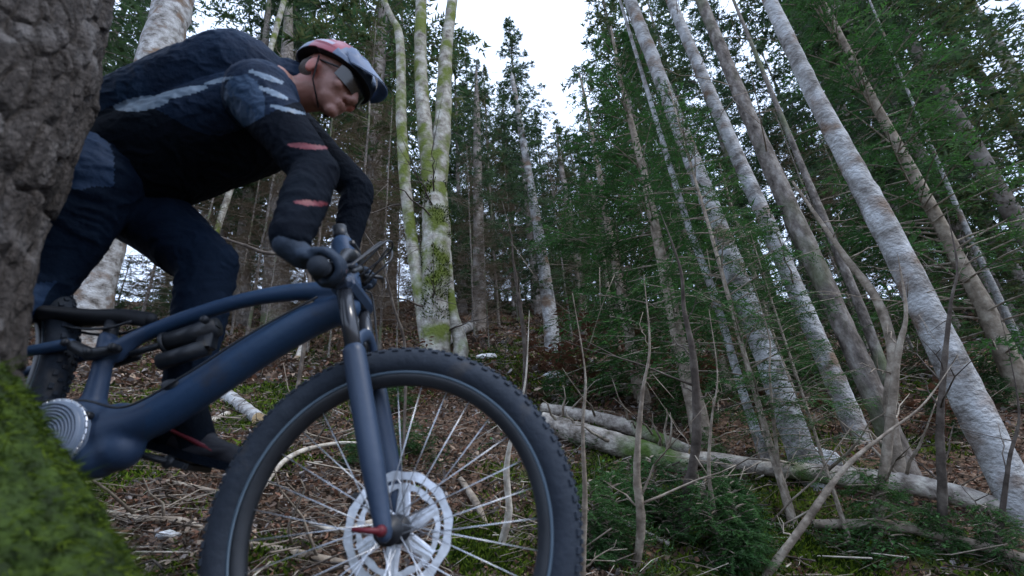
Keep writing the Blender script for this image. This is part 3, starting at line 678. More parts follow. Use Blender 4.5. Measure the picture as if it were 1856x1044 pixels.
def twig_litter(n, seed):
    x, y, z, r = scatter(n, seed, 13, 1.0); mb = MB(); V = []; 
    a = r.uniform(0, 3.14, n); L = 0.05 + 0.4 * r.random(n) ** 2; w = (0.0008 + 0.0045 * r.random(n) ** 3) * (0.6 + y / 6); lift = r.uniform(0.01, 0.05, n)
    u = np.stack([np.cos(a), np.sin(a), r.normal(0, 0.22, n)], -1); c = np.stack([x, y, z + lift], -1)
    mid = c + r.normal(0, 0.13, (n, 3)) * L[:, None] * [1, 1, .4]
    s = np.cross(u, [0, 0, 1.0]); s /= np.linalg.norm(s, axis=1)[:, None]; t = np.cross(s, u)
    rows = []
    for q, ff in ((c - u * L[:, None] / 2, 1.0), (mid, 0.9), (c + u * L[:, None] / 2, 0.4)):
        for ph in range(3):
            th = ph * 2.094; rows.append(q + (s * math.cos(th) + t * math.sin(th)) * (w * ff)[:, None])
    V = np.stack(rows, 1).reshape(-1, 3); b = np.arange(n)[:, None] * 9; F = []
    for k0 in (0, 3):
        for ph in range(3): F.append(b + [[k0 + ph, k0 + (ph + 1) % 3, k0 + 3 + (ph + 1) % 3, k0 + 3 + ph]])
    F = np.concatenate(F); k = np.tile(r.choice(3, n, p=[.45, .10, .45]), 6); return MB().add(V, F, k)
single('twig_litter', twig_litter(15000, 73), [STICK, PSTICK, DSTICK], None, None, (0, 0, 0), smooth=True, kind='stuff')
def moss_blades(n, seed, spots):
    x, y, z, r = scatter(n, seed, 12, 1.2); mk = moss_mask(x, y) > r.uniform(0.15, 0.8, n); x, y = x[mk], y[mk]
    xs, ys = [x], [y]
    for (px, py, rd, cnt) in spots:
        g = ground(px, py); q = r.normal(0, rd, (cnt, 2)); xs.append(g[0] + q[:, 0]); ys.append(g[1] + q[:, 1])
    x, y = np.concatenate(xs), np.concatenate(ys); n = len(x); c = np.stack([x, y, H(x, y) + 0.005 + 0.03 * np.clip(fbm(np.stack([x, y, y], -1) * 7, 2) + .3, 0, 1)], -1)
    d = np.stack([r.normal(0, .5, n), r.normal(-.2, .5, n), r.uniform(.3, 1, n)], -1); L = r.uniform(0.012, 0.035, n)[:, None] * (0.7 + y[:, None] / 6); w = np.cross(d, r.normal(0, 1, (n, 3))); w /= np.linalg.norm(w, axis=1)[:, None]
    V = np.stack([c - w * L * .22, c + w * L * .22, c + d * L], 1); return MB().add(V.reshape(-1, 3), np.arange(n * 3).reshape(-1, 3), r.integers(0, 2, n))
single('ground_moss', moss_blades(240000, 74, [(862, 965, .05, 2500), (872, 1020, .07, 3000), (1500, 1010, .12, 3000), (900, 650, .3, 4000), (1090, 900, .15, 2500), (600, 720, .3, 3000), (980, 705, .3, 3000)]), MOSS, None, None, (0, 0, 0), smooth=False, kind='stuff')

# seedlings and brambles: small individual plants
def seedling_mesh(name, seed, n=26, h=0.30, leaf=0.045):
    r = np.random.default_rng(seed); mb = MB(); T = []
    for k in range(5):
        d = np.array([r.normal(0, .5), r.normal(0, .5), 1.0]); L = h * r.uniform(.6, 1.2); s = np.linspace(0, 1, 6)[:, None]; q = d * L * s + r.normal(0, .01, (6, 3)) * s; q[:, 2] -= 0.3 * L * s[:, 0] ** 2 * abs(d[0])
        mb.tube(q, np.linspace(.0025, .001, 6), 4, 1, cap=False)
        for j in range(n):
            f = r.uniform(.2, 1); p = np.array([np.interp(f, s[:, 0], q[:, c]) for c in range(3)]); a = r.uniform(0, 6.28); u = np.array([math.cos(a), math.sin(a), r.normal(0, .3)]); v = np.cross(u, [0, 0, 1]) ; l = leaf * r.uniform(.6, 1.3)
            p = p + u * .012; T.append([p, p + u * l * .5 + v * l * .3 + [0, 0, .004], p + u * l, p + u * l * .5 - v * l * .3 + [0, 0, .004]])
    T = np.array(T); mb.add(T.reshape(-1, 3), np.arange(len(T) * 4).reshape(-1, 4), 0); me = mb.mesh(name, smooth=False); me.materials.append(GREEN[0]); me.materials.append(DSTICK); return me
SM = [seedling_mesh('bush_a', 1), seedling_mesh('bush_b', 2, 34, .4, .035), crown_mesh('young_fir', .5, .22, 40, .02, 31, leaf=(.022, .006), dens=5, droop=.2, mats=[NEED[3], NEED[0], STICK], top_r=.03)]
r = random.Random(5); spots = []
for _ in range(60): spots.append((r.uniform(1060, 1870), r.uniform(900, 1060), r.choice([0, 1, 2, 2])))
for _ in range(40): spots.append((r.uniform(980, 1860), r.uniform(640, 860), r.choice([0, 1, 2, 2, 2])))
for _ in range(22): spots.append((r.uniform(430, 960), r.uniform(640, 900), r.choice([0, 1, 2])))
for px, py, k in spots:
    if px > 1340 and 815 < py < 985 - 0: continue
    g = ground(px, py); nm = ['low_shrub', 'low_shrub', 'fir_seedling'][k]; where = 'on the lower right slope' if px > 980 and py > 880 else ('around the leaning trunks' if px > 980 else 'behind the front wheel')
    o = bpy.data.objects.new(nm, SM[k]); COL.objects.link(o); o.location = tuple(g); s = r.uniform(.3, .75) * (1 + max(0, g[1] - 2.5) * .12); o.scale = (s, s, s); o.rotation_euler = (0, 0, r.uniform(0, 6.28))
    o['label'] = ('small green leafy shrub growing ' if k < 2 else 'little green fir seedling growing ') + where; o['category'] = 'shrub' if k < 2 else 'seedling'; o['group'] = ('green shrubs ' if k < 2 else 'fir seedlings ') + where

BM = seedling_mesh('beech_bush', 9, 60, .55, .05); BM.materials.clear(); BM.materials.append(LEAVES[0]); BM.materials.append(DSTICK)
for px, py, sc_, lab in ((1085, 715, 1.5, 'rust-brown leafy bush uphill of the fallen logs'), (1180, 690, 1.7, 'larger rust-brown leafy bush at the foot of the green firs'), (1010, 690, 1.3, 'low rust-brown bush below the slender bluish trunk'), (1240, 755, 1.3, 'rust-brown bush beside the thinner lichened log'), (1715, 800, 1.2, 'dry brown bush left of the thickest leaning trunk'), (760, 740, .9, 'small dry brown bush seen through the upper part of the front wheel')):
    g = ground(px, py); o = bpy.data.objects.new('dry_bush', BM); COL.objects.link(o); o.location = tuple(g); o.scale = (sc_ * 1.2, sc_ * 1.2, sc_); o.rotation_euler = (0, 0, px * .1); o['label'] = lab; o['category'] = 'bush'

# ---------------------------------------------------------------- rough foreground tree
def worley(u, v, wrap, seed=0):
    rg = np.random.default_rng(seed); J = rg.random((512, 64, 2)); iu, iv = np.floor(u).astype(int), np.floor(v).astype(int); f1 = np.full(u.shape, 9.0); f2 = f1.copy(); cid = np.zeros(u.shape)
    for a in (-1, 0, 1):
        for b in (-1, 0, 1):
            cu, cv = iu + a, iv + b; h = J[cv % 512, (cu % wrap) % 64]; d = np.hypot(cu + h[..., 0] - u, cv + h[..., 1] - v)
            c = h[..., 0] * 7.3 % 1; new = d < f1; f2 = np.where(new, f1, np.minimum(f2, d)); cid = np.where(new, c, cid); f1 = np.where(new, d, f1)
    return f1, f2, cid
def foreground_tree(final=True, corr=None):
    Y = 0.60; edge0 = [(222, -60), (206, 0), (199, 90), (172, 190), (146, 280), (116, 350), (90, 430), (66, 510), (50, 590), (44, 680), (66, 750), (108, 820), (150, 880), (203, 960), (243, 1050), (300, 1180), (360, 1330)]
    corr = np.zeros(len(edge0)) if corr is None else corr
    E = np.array([P(px - c_, py, Y) for (px, py), c_ in zip(edge0, corr)]); zs, xs = E[::-1, 2], E[::-1, 0]
    rows, cols = 620, 380; z = np.linspace(zs.min() + .02, zs.max() + 0.9, rows)
    ex = np.interp(z, zs, xs); hi = z > zs.max(); slope = (xs[-1] - xs[-4]) / (zs[-1] - zs[-4]); ex = np.where(hi, xs[-1] + (z - zs[-1]) * slope, ex)
    k = np.ones(15) / 15; ex = np.convolve(np.pad(ex, 7, 'edge'), k, 'valid')
    i0 = int(np.argmin(np.abs(z - zs[7]))); lean = (ex[-1] - ex[i0]) / (z[-1] - z[i0]); lin = ex[i0] - 0.185 + lean * (z - z[i0]); wz = np.clip((z - z[i0]) / .12, 0, 1); ax = lin * (1 - wz) + (ex - 0.185) * wz; rr = np.maximum(ex - ax, 0.17)
    th = np.linspace(0, 2 * math.pi, cols, endpoint=False); r0 = np.minimum(rr, 0.20)
    Z, TH = np.meshgrid(z, th, indexing='ij'); fl = np.maximum(0, np.cos(TH)) ** 3; other = 0.35 * np.maximum(0, np.cos(TH - 2.2)) ** 3 + 0.5 * np.maximum(0, np.cos(TH + 2.0)) ** 3
    R = r0[:, None] + (rr - r0)[:, None] * (fl + other)
    wrap = 32; f1, f2, cid = worley(TH / (2 * math.pi) * wrap + 0.5 * fbm(np.stack([np.cos(TH) * 2, np.sin(TH) * 2, Z * 12], -1), 3), Z * 10 + 1.8 * fbm(np.stack([np.cos(TH) * 3, np.sin(TH) * 3, Z * 9 + 5], -1), 3), wrap)
    plate = np.clip((f2 - f1) * 3.6, 0, 1) ** .8; q = np.stack([np.cos(TH) * .2, np.sin(TH) * .2, Z], -1)
    R = R - 0.012 + 0.017 * plate * (0.6 + .6 * cid) + 0.006 * fbm(q * 5, 3) + 0.010 * fbm(q * np.array([70, 70, 34]), 4)
    R *= 1.0 - 0.012 / 0.2
    X = ax[:, None] + R * np.cos(TH); YY = Y + 0.02 + R * np.sin(TH); V = np.stack([X, YY, Z], -1)
    if not final:
        d = V.reshape(-1, 3) - CAM; w = d @ _F; X_, Y_ = 928 + FPX * (d @ _R) / w, 522 - FPX * (d @ _U) / w; out = corr.copy()
        for k_, (px, py) in enumerate(edge0):
            m_ = (np.abs(Y_ - py) < 14) & (w > .1)
            if m_.any(): out[k_] += np.percentile(X_[m_], 98.5) - px
        out = np.clip(out, 0, 160); out[1:-1] = .25 * out[:-2] + .5 * out[1:-1] + .25 * out[2:]
        return out
    i, j = np.meshgrid(np.arange(rows - 1), np.arange(cols), indexing='ij'); Q = np.stack([i * cols + j, i * cols + (j + 1) % cols, (i + 1) * cols + (j + 1) % cols, (i + 1) * cols + j], -1).reshape(-1, 4)
    t = thing('foreground_tree', 'rough dark-barked tree with a mossy flared root, nearest the camera at the left edge', 'tree', (ax[0], Y, zs.min()))
    BK = mat('rough_bark', [(0.016, 0.013, 0.011), (0.045, 0.038, 0.034), (0.10, 0.088, 0.080)], 45, 0.95, 1.0, 140, cols2=(0.135, 0.125, 0.12), scale2=13, th2=(0.55, 0.66), detail=10, stretch=(1, 1, .6))
    zm = P(50, 600, Y)[2]; zl = P(60, 720, Y)[2]
    mk = np.clip((zm - Z) / (zm - zl) * (0.35 + 0.65 * np.clip(np.cos(TH - 0.1), 0, 1)) + 2.2 * fbm(q * np.array([9, 9, 4]), 4), 0, 1) * (np.cos(TH + 0.9) > -0.35 + 0.6 * fbm(q * 6 + 3, 2))
    lump = .022 * np.clip(fbm(q * np.array([34, 34, 24]) + 2, 3) + .12, 0, .5) * mk; V[..., 0] += lump * np.cos(TH); V[..., 1] += lump * np.sin(TH)
    mat_i = (0.25 * (mk[:-1] + mk[1:]) * 2 > 0.45).astype(int); MG = mat('trunk_moss', [(0.008, 0.014, 0.003), (0.022, 0.040, 0.005), (0.045, 0.075, 0.008)], 30, 0.95, 0.8, 70)
    part('trunk', MB().add(V.reshape(-1, 3), Q, mat_i.reshape(-1)), [BK, MG], t)
    rg = np.random.default_rng(3); n = 150000; a = rg.integers(5, rows - 2, n); b = rg.integers(0, cols, n); keep = mk[a, b] > rg.uniform(.35, .7, n); a, b = a[keep], b[keep]; n = len(a)
    p = V[a, b] + (V[a + 1, b] - V[a, b]) * rg.random((n, 1)) + (V[a, (b + 1) % cols] - V[a, b]) * rg.random((n, 1)); nr = np.stack([np.cos(th[b]), np.sin(th[b]), 0 * a + .1], -1)
    d = nr + rg.normal(0, .5, (n, 3)) + [0, 0, -.2]; L = rg.uniform(.003, .015, n)[:, None] * (1 + 1.2 * np.clip(fbm(p * 30, 2) * 3, 0, 1))[:, None]; w = np.cross(d, rg.normal(0, 1, (n, 3))); w /= np.linalg.norm(w, axis=1)[:, None]
    T = np.stack([p - w * .0013, p + w * .0013, p + d * L], 1); part('moss', MB().add(T.reshape(-1, 3), np.arange(n * 3).reshape(-1, 3), rg.integers(0, 2, n)), MOSS, t, smooth=False, stuff=True)
_c = None                        # settle the width of the trunk and its flare
for _ in range(4): _c = foreground_tree(False, _c)
foreground_tree(True, _c)

# ---------------------------------------------------------------- blobs: unions of closed shapes grown into one skin
def grow(name, mb, voxel, smooth=6, fold=0.0, fseed=0):
    me = mb.mesh('tmp'); o = bpy.data.objects.new('tmp', me); COL.objects.link(o)
    m = o.modifiers.new('r', 'REMESH'); m.mode = 'VOXEL'; m.voxel_size = voxel; m.use_smooth_shade = True
    if smooth: k = o.modifiers.new('s', 'SMOOTH'); k.factor = 0.5; k.iterations = smooth
    bpy.context.view_layer.update(); dg = bpy.context.evaluated_depsgraph_get(); e = o.evaluated_get(dg); r = bpy.data.meshes.new_from_object(e)
    bpy.data.objects.remove(o); bpy.data.meshes.remove(me); r.name = name; r.materials.clear()
    n = len(r.vertices); V = np.zeros(n * 3, np.float32); r.vertices.foreach_get('co', V); V = V.reshape(-1, 3)
    if fold:
        N = np.zeros(n * 3, np.float32); r.vertex_normals.foreach_get('vector', N); N = N.reshape(-1, 3)
        q = V * [11, 11, 11] + fseed; w = fbm(q * 0.6, 2)[:, None] * [4, 4, 4]; f = fbm(q * [1.0, 1.0, 1.9] + w, 3); g_ = fbm(q * [2.2, 2.2, 3.8] + w * 1.7, 2); f = np.where(np.abs(f) < .16, (1 - np.abs(f) / .16) ** 1.5, 0) * 1.3 - .4 + .35 * (np.abs(g_) < .08)
        V = V + N * (fold * f)[:, None]; r.vertices.foreach_set('co', V.astype(np.float32).ravel()); r.update()
    r.polygons.foreach_set('use_smooth', np.ones(len(r.polygons), bool))
    return r, V.astype(float)
def shift(me, V, parent):
    me.vertices.foreach_set('co', (V - org(parent)).astype(np.float32).ravel()); me.update(); return me
def poly_mat(me, V, fn):
    nl = len(me.loops); lv = np.zeros(nl, np.int32); me.loops.foreach_get('vertex_index', lv); ls = np.zeros(len(me.polygons), np.int32); me.polygons.foreach_get('loop_start', ls)
    c = (V[lv[ls]] + V[lv[ls + 2]]) / 2; me.polygons.foreach_set('material_index', fn(c).astype(np.int32))
def caps(mb, p0, p1, r0, r1, el=1.0):
    p0, p1 = np.array(p0, float), np.array(p1, float); t = np.linspace(0, 1, 9); mb.tube(p0 + (p1 - p0) * t[:, None], r0 + (r1 - r0) * t, 18, el=el); mb.ball(p0, r0, 0, 9); mb.ball(p1, r1, 0, 9); return mb
def limbs(mb, pts, rads):
    for a, b, r, q in zip(pts[:-1], pts[1:], rads[:-1], rads[1:]): caps(mb, a, b, r, q)
    return mb
def basis(f, u):
    f = np.array(f, float); f /= np.linalg.norm(f); u = np.array(u, float); u -= f * (u @ f); u /= np.linalg.norm(u); return f, u, np.cross(f, u)

BY = 1.05                        # the bicycle's mid plane
def B(px, py, off=0.0):
    p = P(px, py, BY); return p + [0, off, 0]
HUB = B(712, 960); BB = B(128, 797); TD = np.array([0.951, 0, -0.309]); TU = np.array([0.309, 0, 0.951])   # along and above the trail
RHUB = BB - TD * 0.445 + TU * 0.01
navy = mat('frame_navy', [(0.012, 0.035, 0.082), (0.019, 0.050, 0.108)], 3, 0.55, 0.08, 60, spec=0.35, cols2=(0.035, 0.035, 0.04), scale2=11, th2=(.60, .78))
slate = mat('frame_slate', [(0.016, 0.036, 0.078), (0.030, 0.056, 0.108)], 4, 0.5, 0.05, 60, spec=0.4)
cover = mat('motor_cover', [(0.13, 0.17, 0.24), (0.19, 0.24, 0.32)], 6, 0.4, 0.05, 50, spec=0.5)
forkm = mat('fork_paint', [(0.018, 0.034, 0.066), (0.028, 0.048, 0.088)], 4, 0.45, 0.04, 60, spec=0.4)
black = mat('black_alloy', [(0.010, 0.012, 0.016), (0.02, 0.024, 0.03)], 8, 0.45, 0.05, 60, spec=0.4)
rubber = mat('tyre_rubber', [(0.012, 0.018, 0.028), (0.022, 0.030, 0.044)], 9, 0.8, 0.2, 60, spec=0.3, cols2=(0.05, 0.045, 0.04), scale2=9, th2=(0.6, 0.75))
steel = mat('brushed_steel', [(0.50, 0.53, 0.58), (0.74, 0.77, 0.82)], 30, 0.38, 0.05, 80, metal=0.85, spec=0.5)
gold = mat('fork_stanchion', [(0.02, 0.022, 0.028), (0.035, 0.04, 0.05)], 8, 0.2, spec=0.6)
redm = mat('red_paint', [(0.085, 0.008, 0.014), (0.13, 0.014, 0.022)], 6, 0.5)
rimline = mat('rim_stripe', [(0.06, 0.09, 0.12), (0.10, 0.14, 0.18)], 6, 0.4)

bike = thing('mountain_bike', 'dark navy full-suspension electric mountain bike ridden down the slope', 'bicycle', tuple(HUB))

def lathe_y(c, prof, n=48, m=0, mb=None, seg=None):
    """profile of (radius, y) turned about the axle direction"""
    mb = mb or MB(); prof = np.array(prof, float); a = np.linspace(0, 2 * math.pi, n, endpoint=False)
    V = np.stack([prof[:, None, 0] * np.cos(a), prof[:, None, 1] + 0 * a, prof[:, None, 0] * np.sin(a)], -1) + np.asarray(c)
    k = len(prof); i, j = np.meshgrid(np.arange(k - 1), np.arange(n), indexing='ij')
    F = np.stack([i * n + j, (i + 1) * n + j, (i + 1) * n + (j + 1) % n, i * n + (j + 1) % n], -1).reshape(-1, 4)
    if seg is not None: m = np.repeat(np.array(seg), n)
    return mb.add(V.reshape(-1, 3), F, m)
def ringprof(R, r, n=16, sx=1.0):
    a = np.linspace(0, 2 * math.pi, n + 1); return np.stack([R + r * np.cos(a), r * sx * np.sin(a)], -1)

def wheel(name, hub, drive):
    w = part(name, lathe_y(hub, [(0.0005, -.052), (.010, -.052), (.012, -.045), (.028, -.040), (.028, -.034), (.016, -.030), (.015, .026), (.028, .030), (.028, .036), (.012, .04), (.010, .052), (.0005, .052)], 32), black, bike)
    w.name = name
    RO, rt = 0.372, 0.031
    part('tyre', lathe_y(hub, ringprof(RO - rt - .004, rt, 22, 0.98), 128), rubber, w)
    mb = MB(); r = np.random.default_rng(2)
    for k in range(76):
        for row, yy in enumerate((-.026, -.013, 0.004, .014, .026)):
            a = (k + (row % 2) * .5) / 76 * 2 * math.pi; rad = np.array([math.cos(a), 0, math.sin(a)]); tan = np.array([-math.sin(a), 0, math.cos(a)])
            R = RO - rt - .004 + math.sqrt(max(rt ** 2 - yy ** 2, 0)) * 1.0; tilt = yy / rt * 0.9; nn = rad * math.cos(tilt) + np.array([0, 1, 0]) * math.sin(tilt); R = RO - rt - .004 + rt * math.cos(tilt); yv = rt * math.sin(tilt)
            mb.box(hub + rad * R + [0, yv, 0], (.0035, .0065 if row in (0, 4) else .0045, .0050), 0, (nn, tan, np.cross(nn, tan)), .001)
    part('tread', mb, rubber, w, smooth=False, stuff=True)
    part('rim', lathe_y(hub, [(.311, -.016), (.316, -.018), (.302, -.0175), (.286, -.010), (.283, 0), (.286, .010), (.302, .0175), (.316, .018), (.311, .016), (.306, 0), (.311, -.016)], 128), black, w)
    part('rim_stripe', lathe_y(hub, [(.3075, -.0184), (.3135, -.0192), (.3135, -.0200), (.3075, -.0192), (.3075, -.0184)], 128), rimline, w)
    sp = {}
    for k in range(32):
        a = k / 32 * 2 * math.pi; side = -1 if k % 2 else 1; sg = 1 if (k // 2) % 2 else -1; a2 = a + sg * 0.5
        p0 = hub + [.027 * math.cos(a2), side * .036, .027 * math.sin(a2)]; p1 = hub + [.287 * math.cos(a), side * .003, .287 * math.sin(a)]
        part('spoke', MB().tube([p0, p1], .0011, 5), steel, w)
    # disc with its carrier and cut-outs, on the far side
    dy = .044; mb = MB(); n = 96
    for k in range(n):          # scalloped braking band
        pass
    a = np.linspace(0, 2 * math.pi, 145)[:-1]; Ro = .111 + .0018 * np.sin(a * 12); Ri = .074 + .0022 * np.sin(a * 12 + 1)
    i = np.arange(144); j = (i + 1) % 144
    for Ra, Rb in ((Ro, Ro * 0 + .094), (Ro * 0 + .086, Ri)):
        V = np.concatenate([np.stack([Rr * np.cos(a), np.full_like(a, y_), Rr * np.sin(a)], -1) for Rr, y_ in ((Ra, dy - .001), (Rb, dy - .001), (Rb, dy + .001), (Ra, dy + .001))]) + hub
        F = np.concatenate([np.stack([q * 144 + i, q * 144 + j, ((q + 1) % 4) * 144 + j, ((q + 1) % 4) * 144 + i], -1) for q in range(4)]); mb.add(V, F)
    for k in range(36):
        t0 = k / 36 * 2 * math.pi; rd = np.array([math.cos(t0), 0, math.sin(t0)]); tn = np.array([-math.sin(t0), 0, math.cos(t0)]); c_ = hub + rd * .090 + [0, dy, 0]; dd = rd * .0055 + tn * (.004 if k % 2 else -.002); mb.tube([c_ - dd, c_ + dd], .0013, 6, el=1.0)
    for k in range(6):
        t0 = k / 6 * 2 * math.pi; pts = [hub + [rr_ * math.cos(t0 + dl), dy, rr_ * math.sin(t0 + dl)] for rr_, dl in ((.022, 0), (.045, .18), (.068, .32), (.087, .36))]; mb.tube(pts, [.0016] * 4, 8, el=6)
        t1 = t0 + .52; pts = [hub + [rr_ * math.cos(t1 + dl), dy, rr_ * math.sin(t1 + dl)] for rr_, dl in ((.022, 0), (.045, -.05), (.068, -.08), (.087, -.08))]; mb.tube(pts, [.0015] * 4, 8, el=5)
    lathe_y(hub + [0, dy, 0], [(.017, -.002), (.030, -.002), (.030, .002), (.017, .002), (.017, -.002)], 40, 0, mb)
    part('brake_disc', mb, steel, w, smooth=False)
    return w
wf = wheel('front_wheel', HUB, False); wr = wheel('rear_wheel', RHUB, True)

# fork
ax = B(650, 600) - HUB; ax /= np.linalg.norm(ax); fw = np.array([ax[2], 0, -ax[0]])
crown = HUB + ax * 0.525; mb = MB()
fork = part('fork', MB().box(crown, (.028, .080, .020), 0, (fw, (0, 1, 0), ax), .012).box(crown - ax * .006 + fw * .002, (.022, .095, .014), 0, (fw, (0, 1, 0), ax), .010), forkm, bike, smooth=False)
for sgn in (-1, 1):
    o_ = np.array([0, sgn * .066, 0]); lo = HUB + o_
    part('stanchion', MB().tube([crown + o_ + ax * .01, HUB + o_ + ax * .33], .0178, 20), gold, fork)
    mb = MB(); limbs(mb, [HUB + o_ + ax * .355, HUB + o_ + ax * .30, HUB + o_ + ax * .12, lo + ax * .03], [.0245, .0245, .0235, .018]); caps(mb, lo + ax * .03 - fw * 0, lo - fw * .0, .018, .016)
    if sgn == 1: caps(mb, HUB + o_ + ax * .06 - fw * .02, HUB + o_ + ax * .14 - fw * .03, .011, .011)
    caps(mb, lo - ax * .008, lo + [0, -sgn * .012, 0], .014, .014)
    me, V = grow('fork_leg', mb, .004, 4); part('fork_leg', shift(me, V, bike), forkm, fork)
arc = [HUB + [0, -.066, 0] + ax * .335, HUB + [0, -.055, 0] + ax * .385 + fw * .012, HUB + [0, 0, 0] + ax * .412 + fw * .020, HUB + [0, .055, 0] + ax * .385 + fw * .012, HUB + [0, .066, 0] + ax * .335]
part('fork_arch', MB().tube(spline(arc, 24), .015, 12, el=.6), forkm, fork)
part('axle_lever', MB().tube([HUB + [0, -.082, 0], HUB + [0, -.094, 0]], [.011, .008], 16).tube([HUB + [0, -.09, 0], HUB + [-.05, -.092, .006]], [.006, .004], 8), redm, fork)
part('brake_caliper', MB().box(HUB + [-.075, .060, .060], (.030, .014, .016), 0, None, .006), black, fork)

# main frame: head tube, down tube, top tube, seat tube and motor shell as one carbon skin
mb = MB(); hb = crown + ax * .022 - fw * .004; ht = hb + ax * .125
limbs(mb, [hb, ht], [.030, .029])
def ptube(pix, rad, off=0.0, n=26, mbx=None, el=1.0):
    c = spline([B(px, py, off) for px, py in pix], n); rr = spline(np.array(rad)[:, None] * np.ones(3), n)[:, 0]; (mbx or mb).tube(c, rr, 24, el=el); (mbx or mb).ball(c[0], rr[0]); (mbx or mb).ball(c[-1], rr[-1]); return c
ptube([(628, 558), (560, 583), (470, 632), (370, 698), (285, 752), (210, 780)], [.034, .040, .043, .044, .044, .044])
ptube([(612, 528), (530, 530), (440, 545), (350, 572), (262, 606), (196, 640)], [.026, .022, .019, .019, .019, .020])
ptube([(196, 612), (182, 680), (165, 745)], [.020, .021, .026])
ptube([(262, 606), (215, 650)], [.012, .012])
for px, py, rx, rz in ((210, 782, .062, .062), (150, 772, .066, .060), (110, 775, .060, .055), (175, 830, .052, .045), (215, 815, .050, .045)): mb.ball(B(px, py), (rx, .044, rz))
me, V = grow('frame', mb, .006, 10)
frame = part('frame', shift(me, V, bike), [navy, slate], bike)
poly_mat(me, V, lambda c: (np.array([proj_x for proj_x in (c - CAM) @ _R / ((c - CAM) @ _F) * FPX + 928]) < 262))
# motor cover with concentric ribs, chainring, cranks
mc = BB + [0, -.048, 0]; prof = [(.0005, -.020)]
for k in range(9): prof += [(.010 + k * .0066, -.020 + .0015 * (k / 8)), (.0135 + k * .0066, -.020 + .0015), (.0140 + k * .0066, -.0165), (.0160 + k * .0066, -.0165)]
prof += [(.070, -.014), (.073, -.004), (.073, .01)]
part('motor_cover', lathe_y(mc, prof, 72), cover, bike)
mb = MB(); a = np.linspace(0, 2 * math.pi, 145)[:-1]; Ro = .071 + .003 * np.sign(np.sin(a * 34)); dy = -.052
V = np.concatenate([np.stack([Rr * np.cos(a), np.full_like(a, y_), Rr * np.sin(a)], -1) for Rr, y_ in ((Ro, dy - .0015), (Ro * 0 + .058, dy - .0015), (Ro * 0 + .058, dy + .0015), (Ro, dy + .0015))]) + BB
i = np.arange(144); j = (i + 1) % 144; F = np.concatenate([np.stack([q * 144 + i, q * 144 + j, ((q + 1) % 4) * 144 + j, ((q + 1) % 4) * 144 + i], -1) for q in range(4)])
part('chainring', MB().add(V, F), steel, bike, smooth=False)
cd = TD * math.cos(.02) + TU * math.sin(.02)
PEDF = BB + cd * .170 + [0, .135, 0]; PEDN = BB - cd * .170 + [0, -.135, 0]
for sgn, pd, dr in ((1, PEDF, cd), (-1, PEDN, -cd)):
    y0 = sgn * .078; mb = MB(); mb.tube([BB + [0, y0, 0], BB + [0, y0 * 1.08, 0] + dr * .085, BB + [0, y0 * 1.12, 0] + dr * .170], [.017, .012, .014], 14, el=.6); mb.ball(BB + [0, y0, 0], (.019, .010, .019)); mb.ball(BB + [0, y0 * 1.12, 0] + dr * .170, (.015, .009, .015))
    part('crank', mb, steel if sgn < 0 else black, bike)
    mb = MB(); fwp = TD; mb.tube([BB + [0, y0 * 1.12, 0] + dr * .170, pd + [0, sgn * .04, 0]], .007, 10)
    for q in (-1, 1): mb.box(pd + fwp * q * .040, (.008, .048, .007), 0, (fwp, (0, 1, 0), TU), .002); mb.box(pd + [0, q * .045, 0], (.042, .006, .007), 0, (fwp, (0, 1, 0), TU), .002)
    for q in range(5): mb.tube([pd + fwp * (-.04 + .02 * q) + [0, .03, 0] + TU * .005, pd + fwp * (-.04 + .02 * q) + [0, .03, 0] + TU * .012], .002, 6)
    part('pedal', mb, black, bike, smooth=False)
# rear end
mb = MB(); RK = B(150, 632)
for sgn in (-1, 1):
    limbs(mb, [BB + TU * .035 + [0, sgn * .035, 0], BB - TD * .12 + TU * .03 + [0, sgn * .045, 0], RHUB + [0, sgn * .070, 0]], [.020, .016, .013])
    limbs(mb, [RK + [0, sgn * .035, 0], RK * .6 + RHUB * .4 + [0, sgn * .05, 0], RHUB + [0, sgn * .070, 0]], [.014, .012, .012])
me, V = grow('rear_frame', mb, .005, 4); part('rear_frame', shift(me, V, bike), navy, bike)
mb = MB()
for sgn in (-1, 1): limbs(mb, [B(230, 640, sgn * .03), B(185, 650, sgn * .032), RK + [0, sgn * .034, 0]], [.011, .015, .012])
part('rocker_link', shift(*grow('rocker_link', mb, .004, 3), bike), black, bike)
sh0, sh1 = B(395, 592), B(238, 642); d = sh1 - sh0
part('shock', MB().tube([sh0, sh0 + d * .6], .023, 24).tube([sh0 + d * .58, sh0 + d * .62], .026, 24).tube([sh0 + d * .6, sh1], .008, 14).tube([sh0 + d * .08 + [0, 0, -.045], sh0 + d * .62 + [0, 0, -.045]], .020, 20).box(sh0 + d * .1 + [0, 0, -.02], (.02, .014, .03), 0, None, .004), black, bike)
part('seatpost', MB().tube([B(194, 625), B(206, 582)], .0155, 20), black, bike)
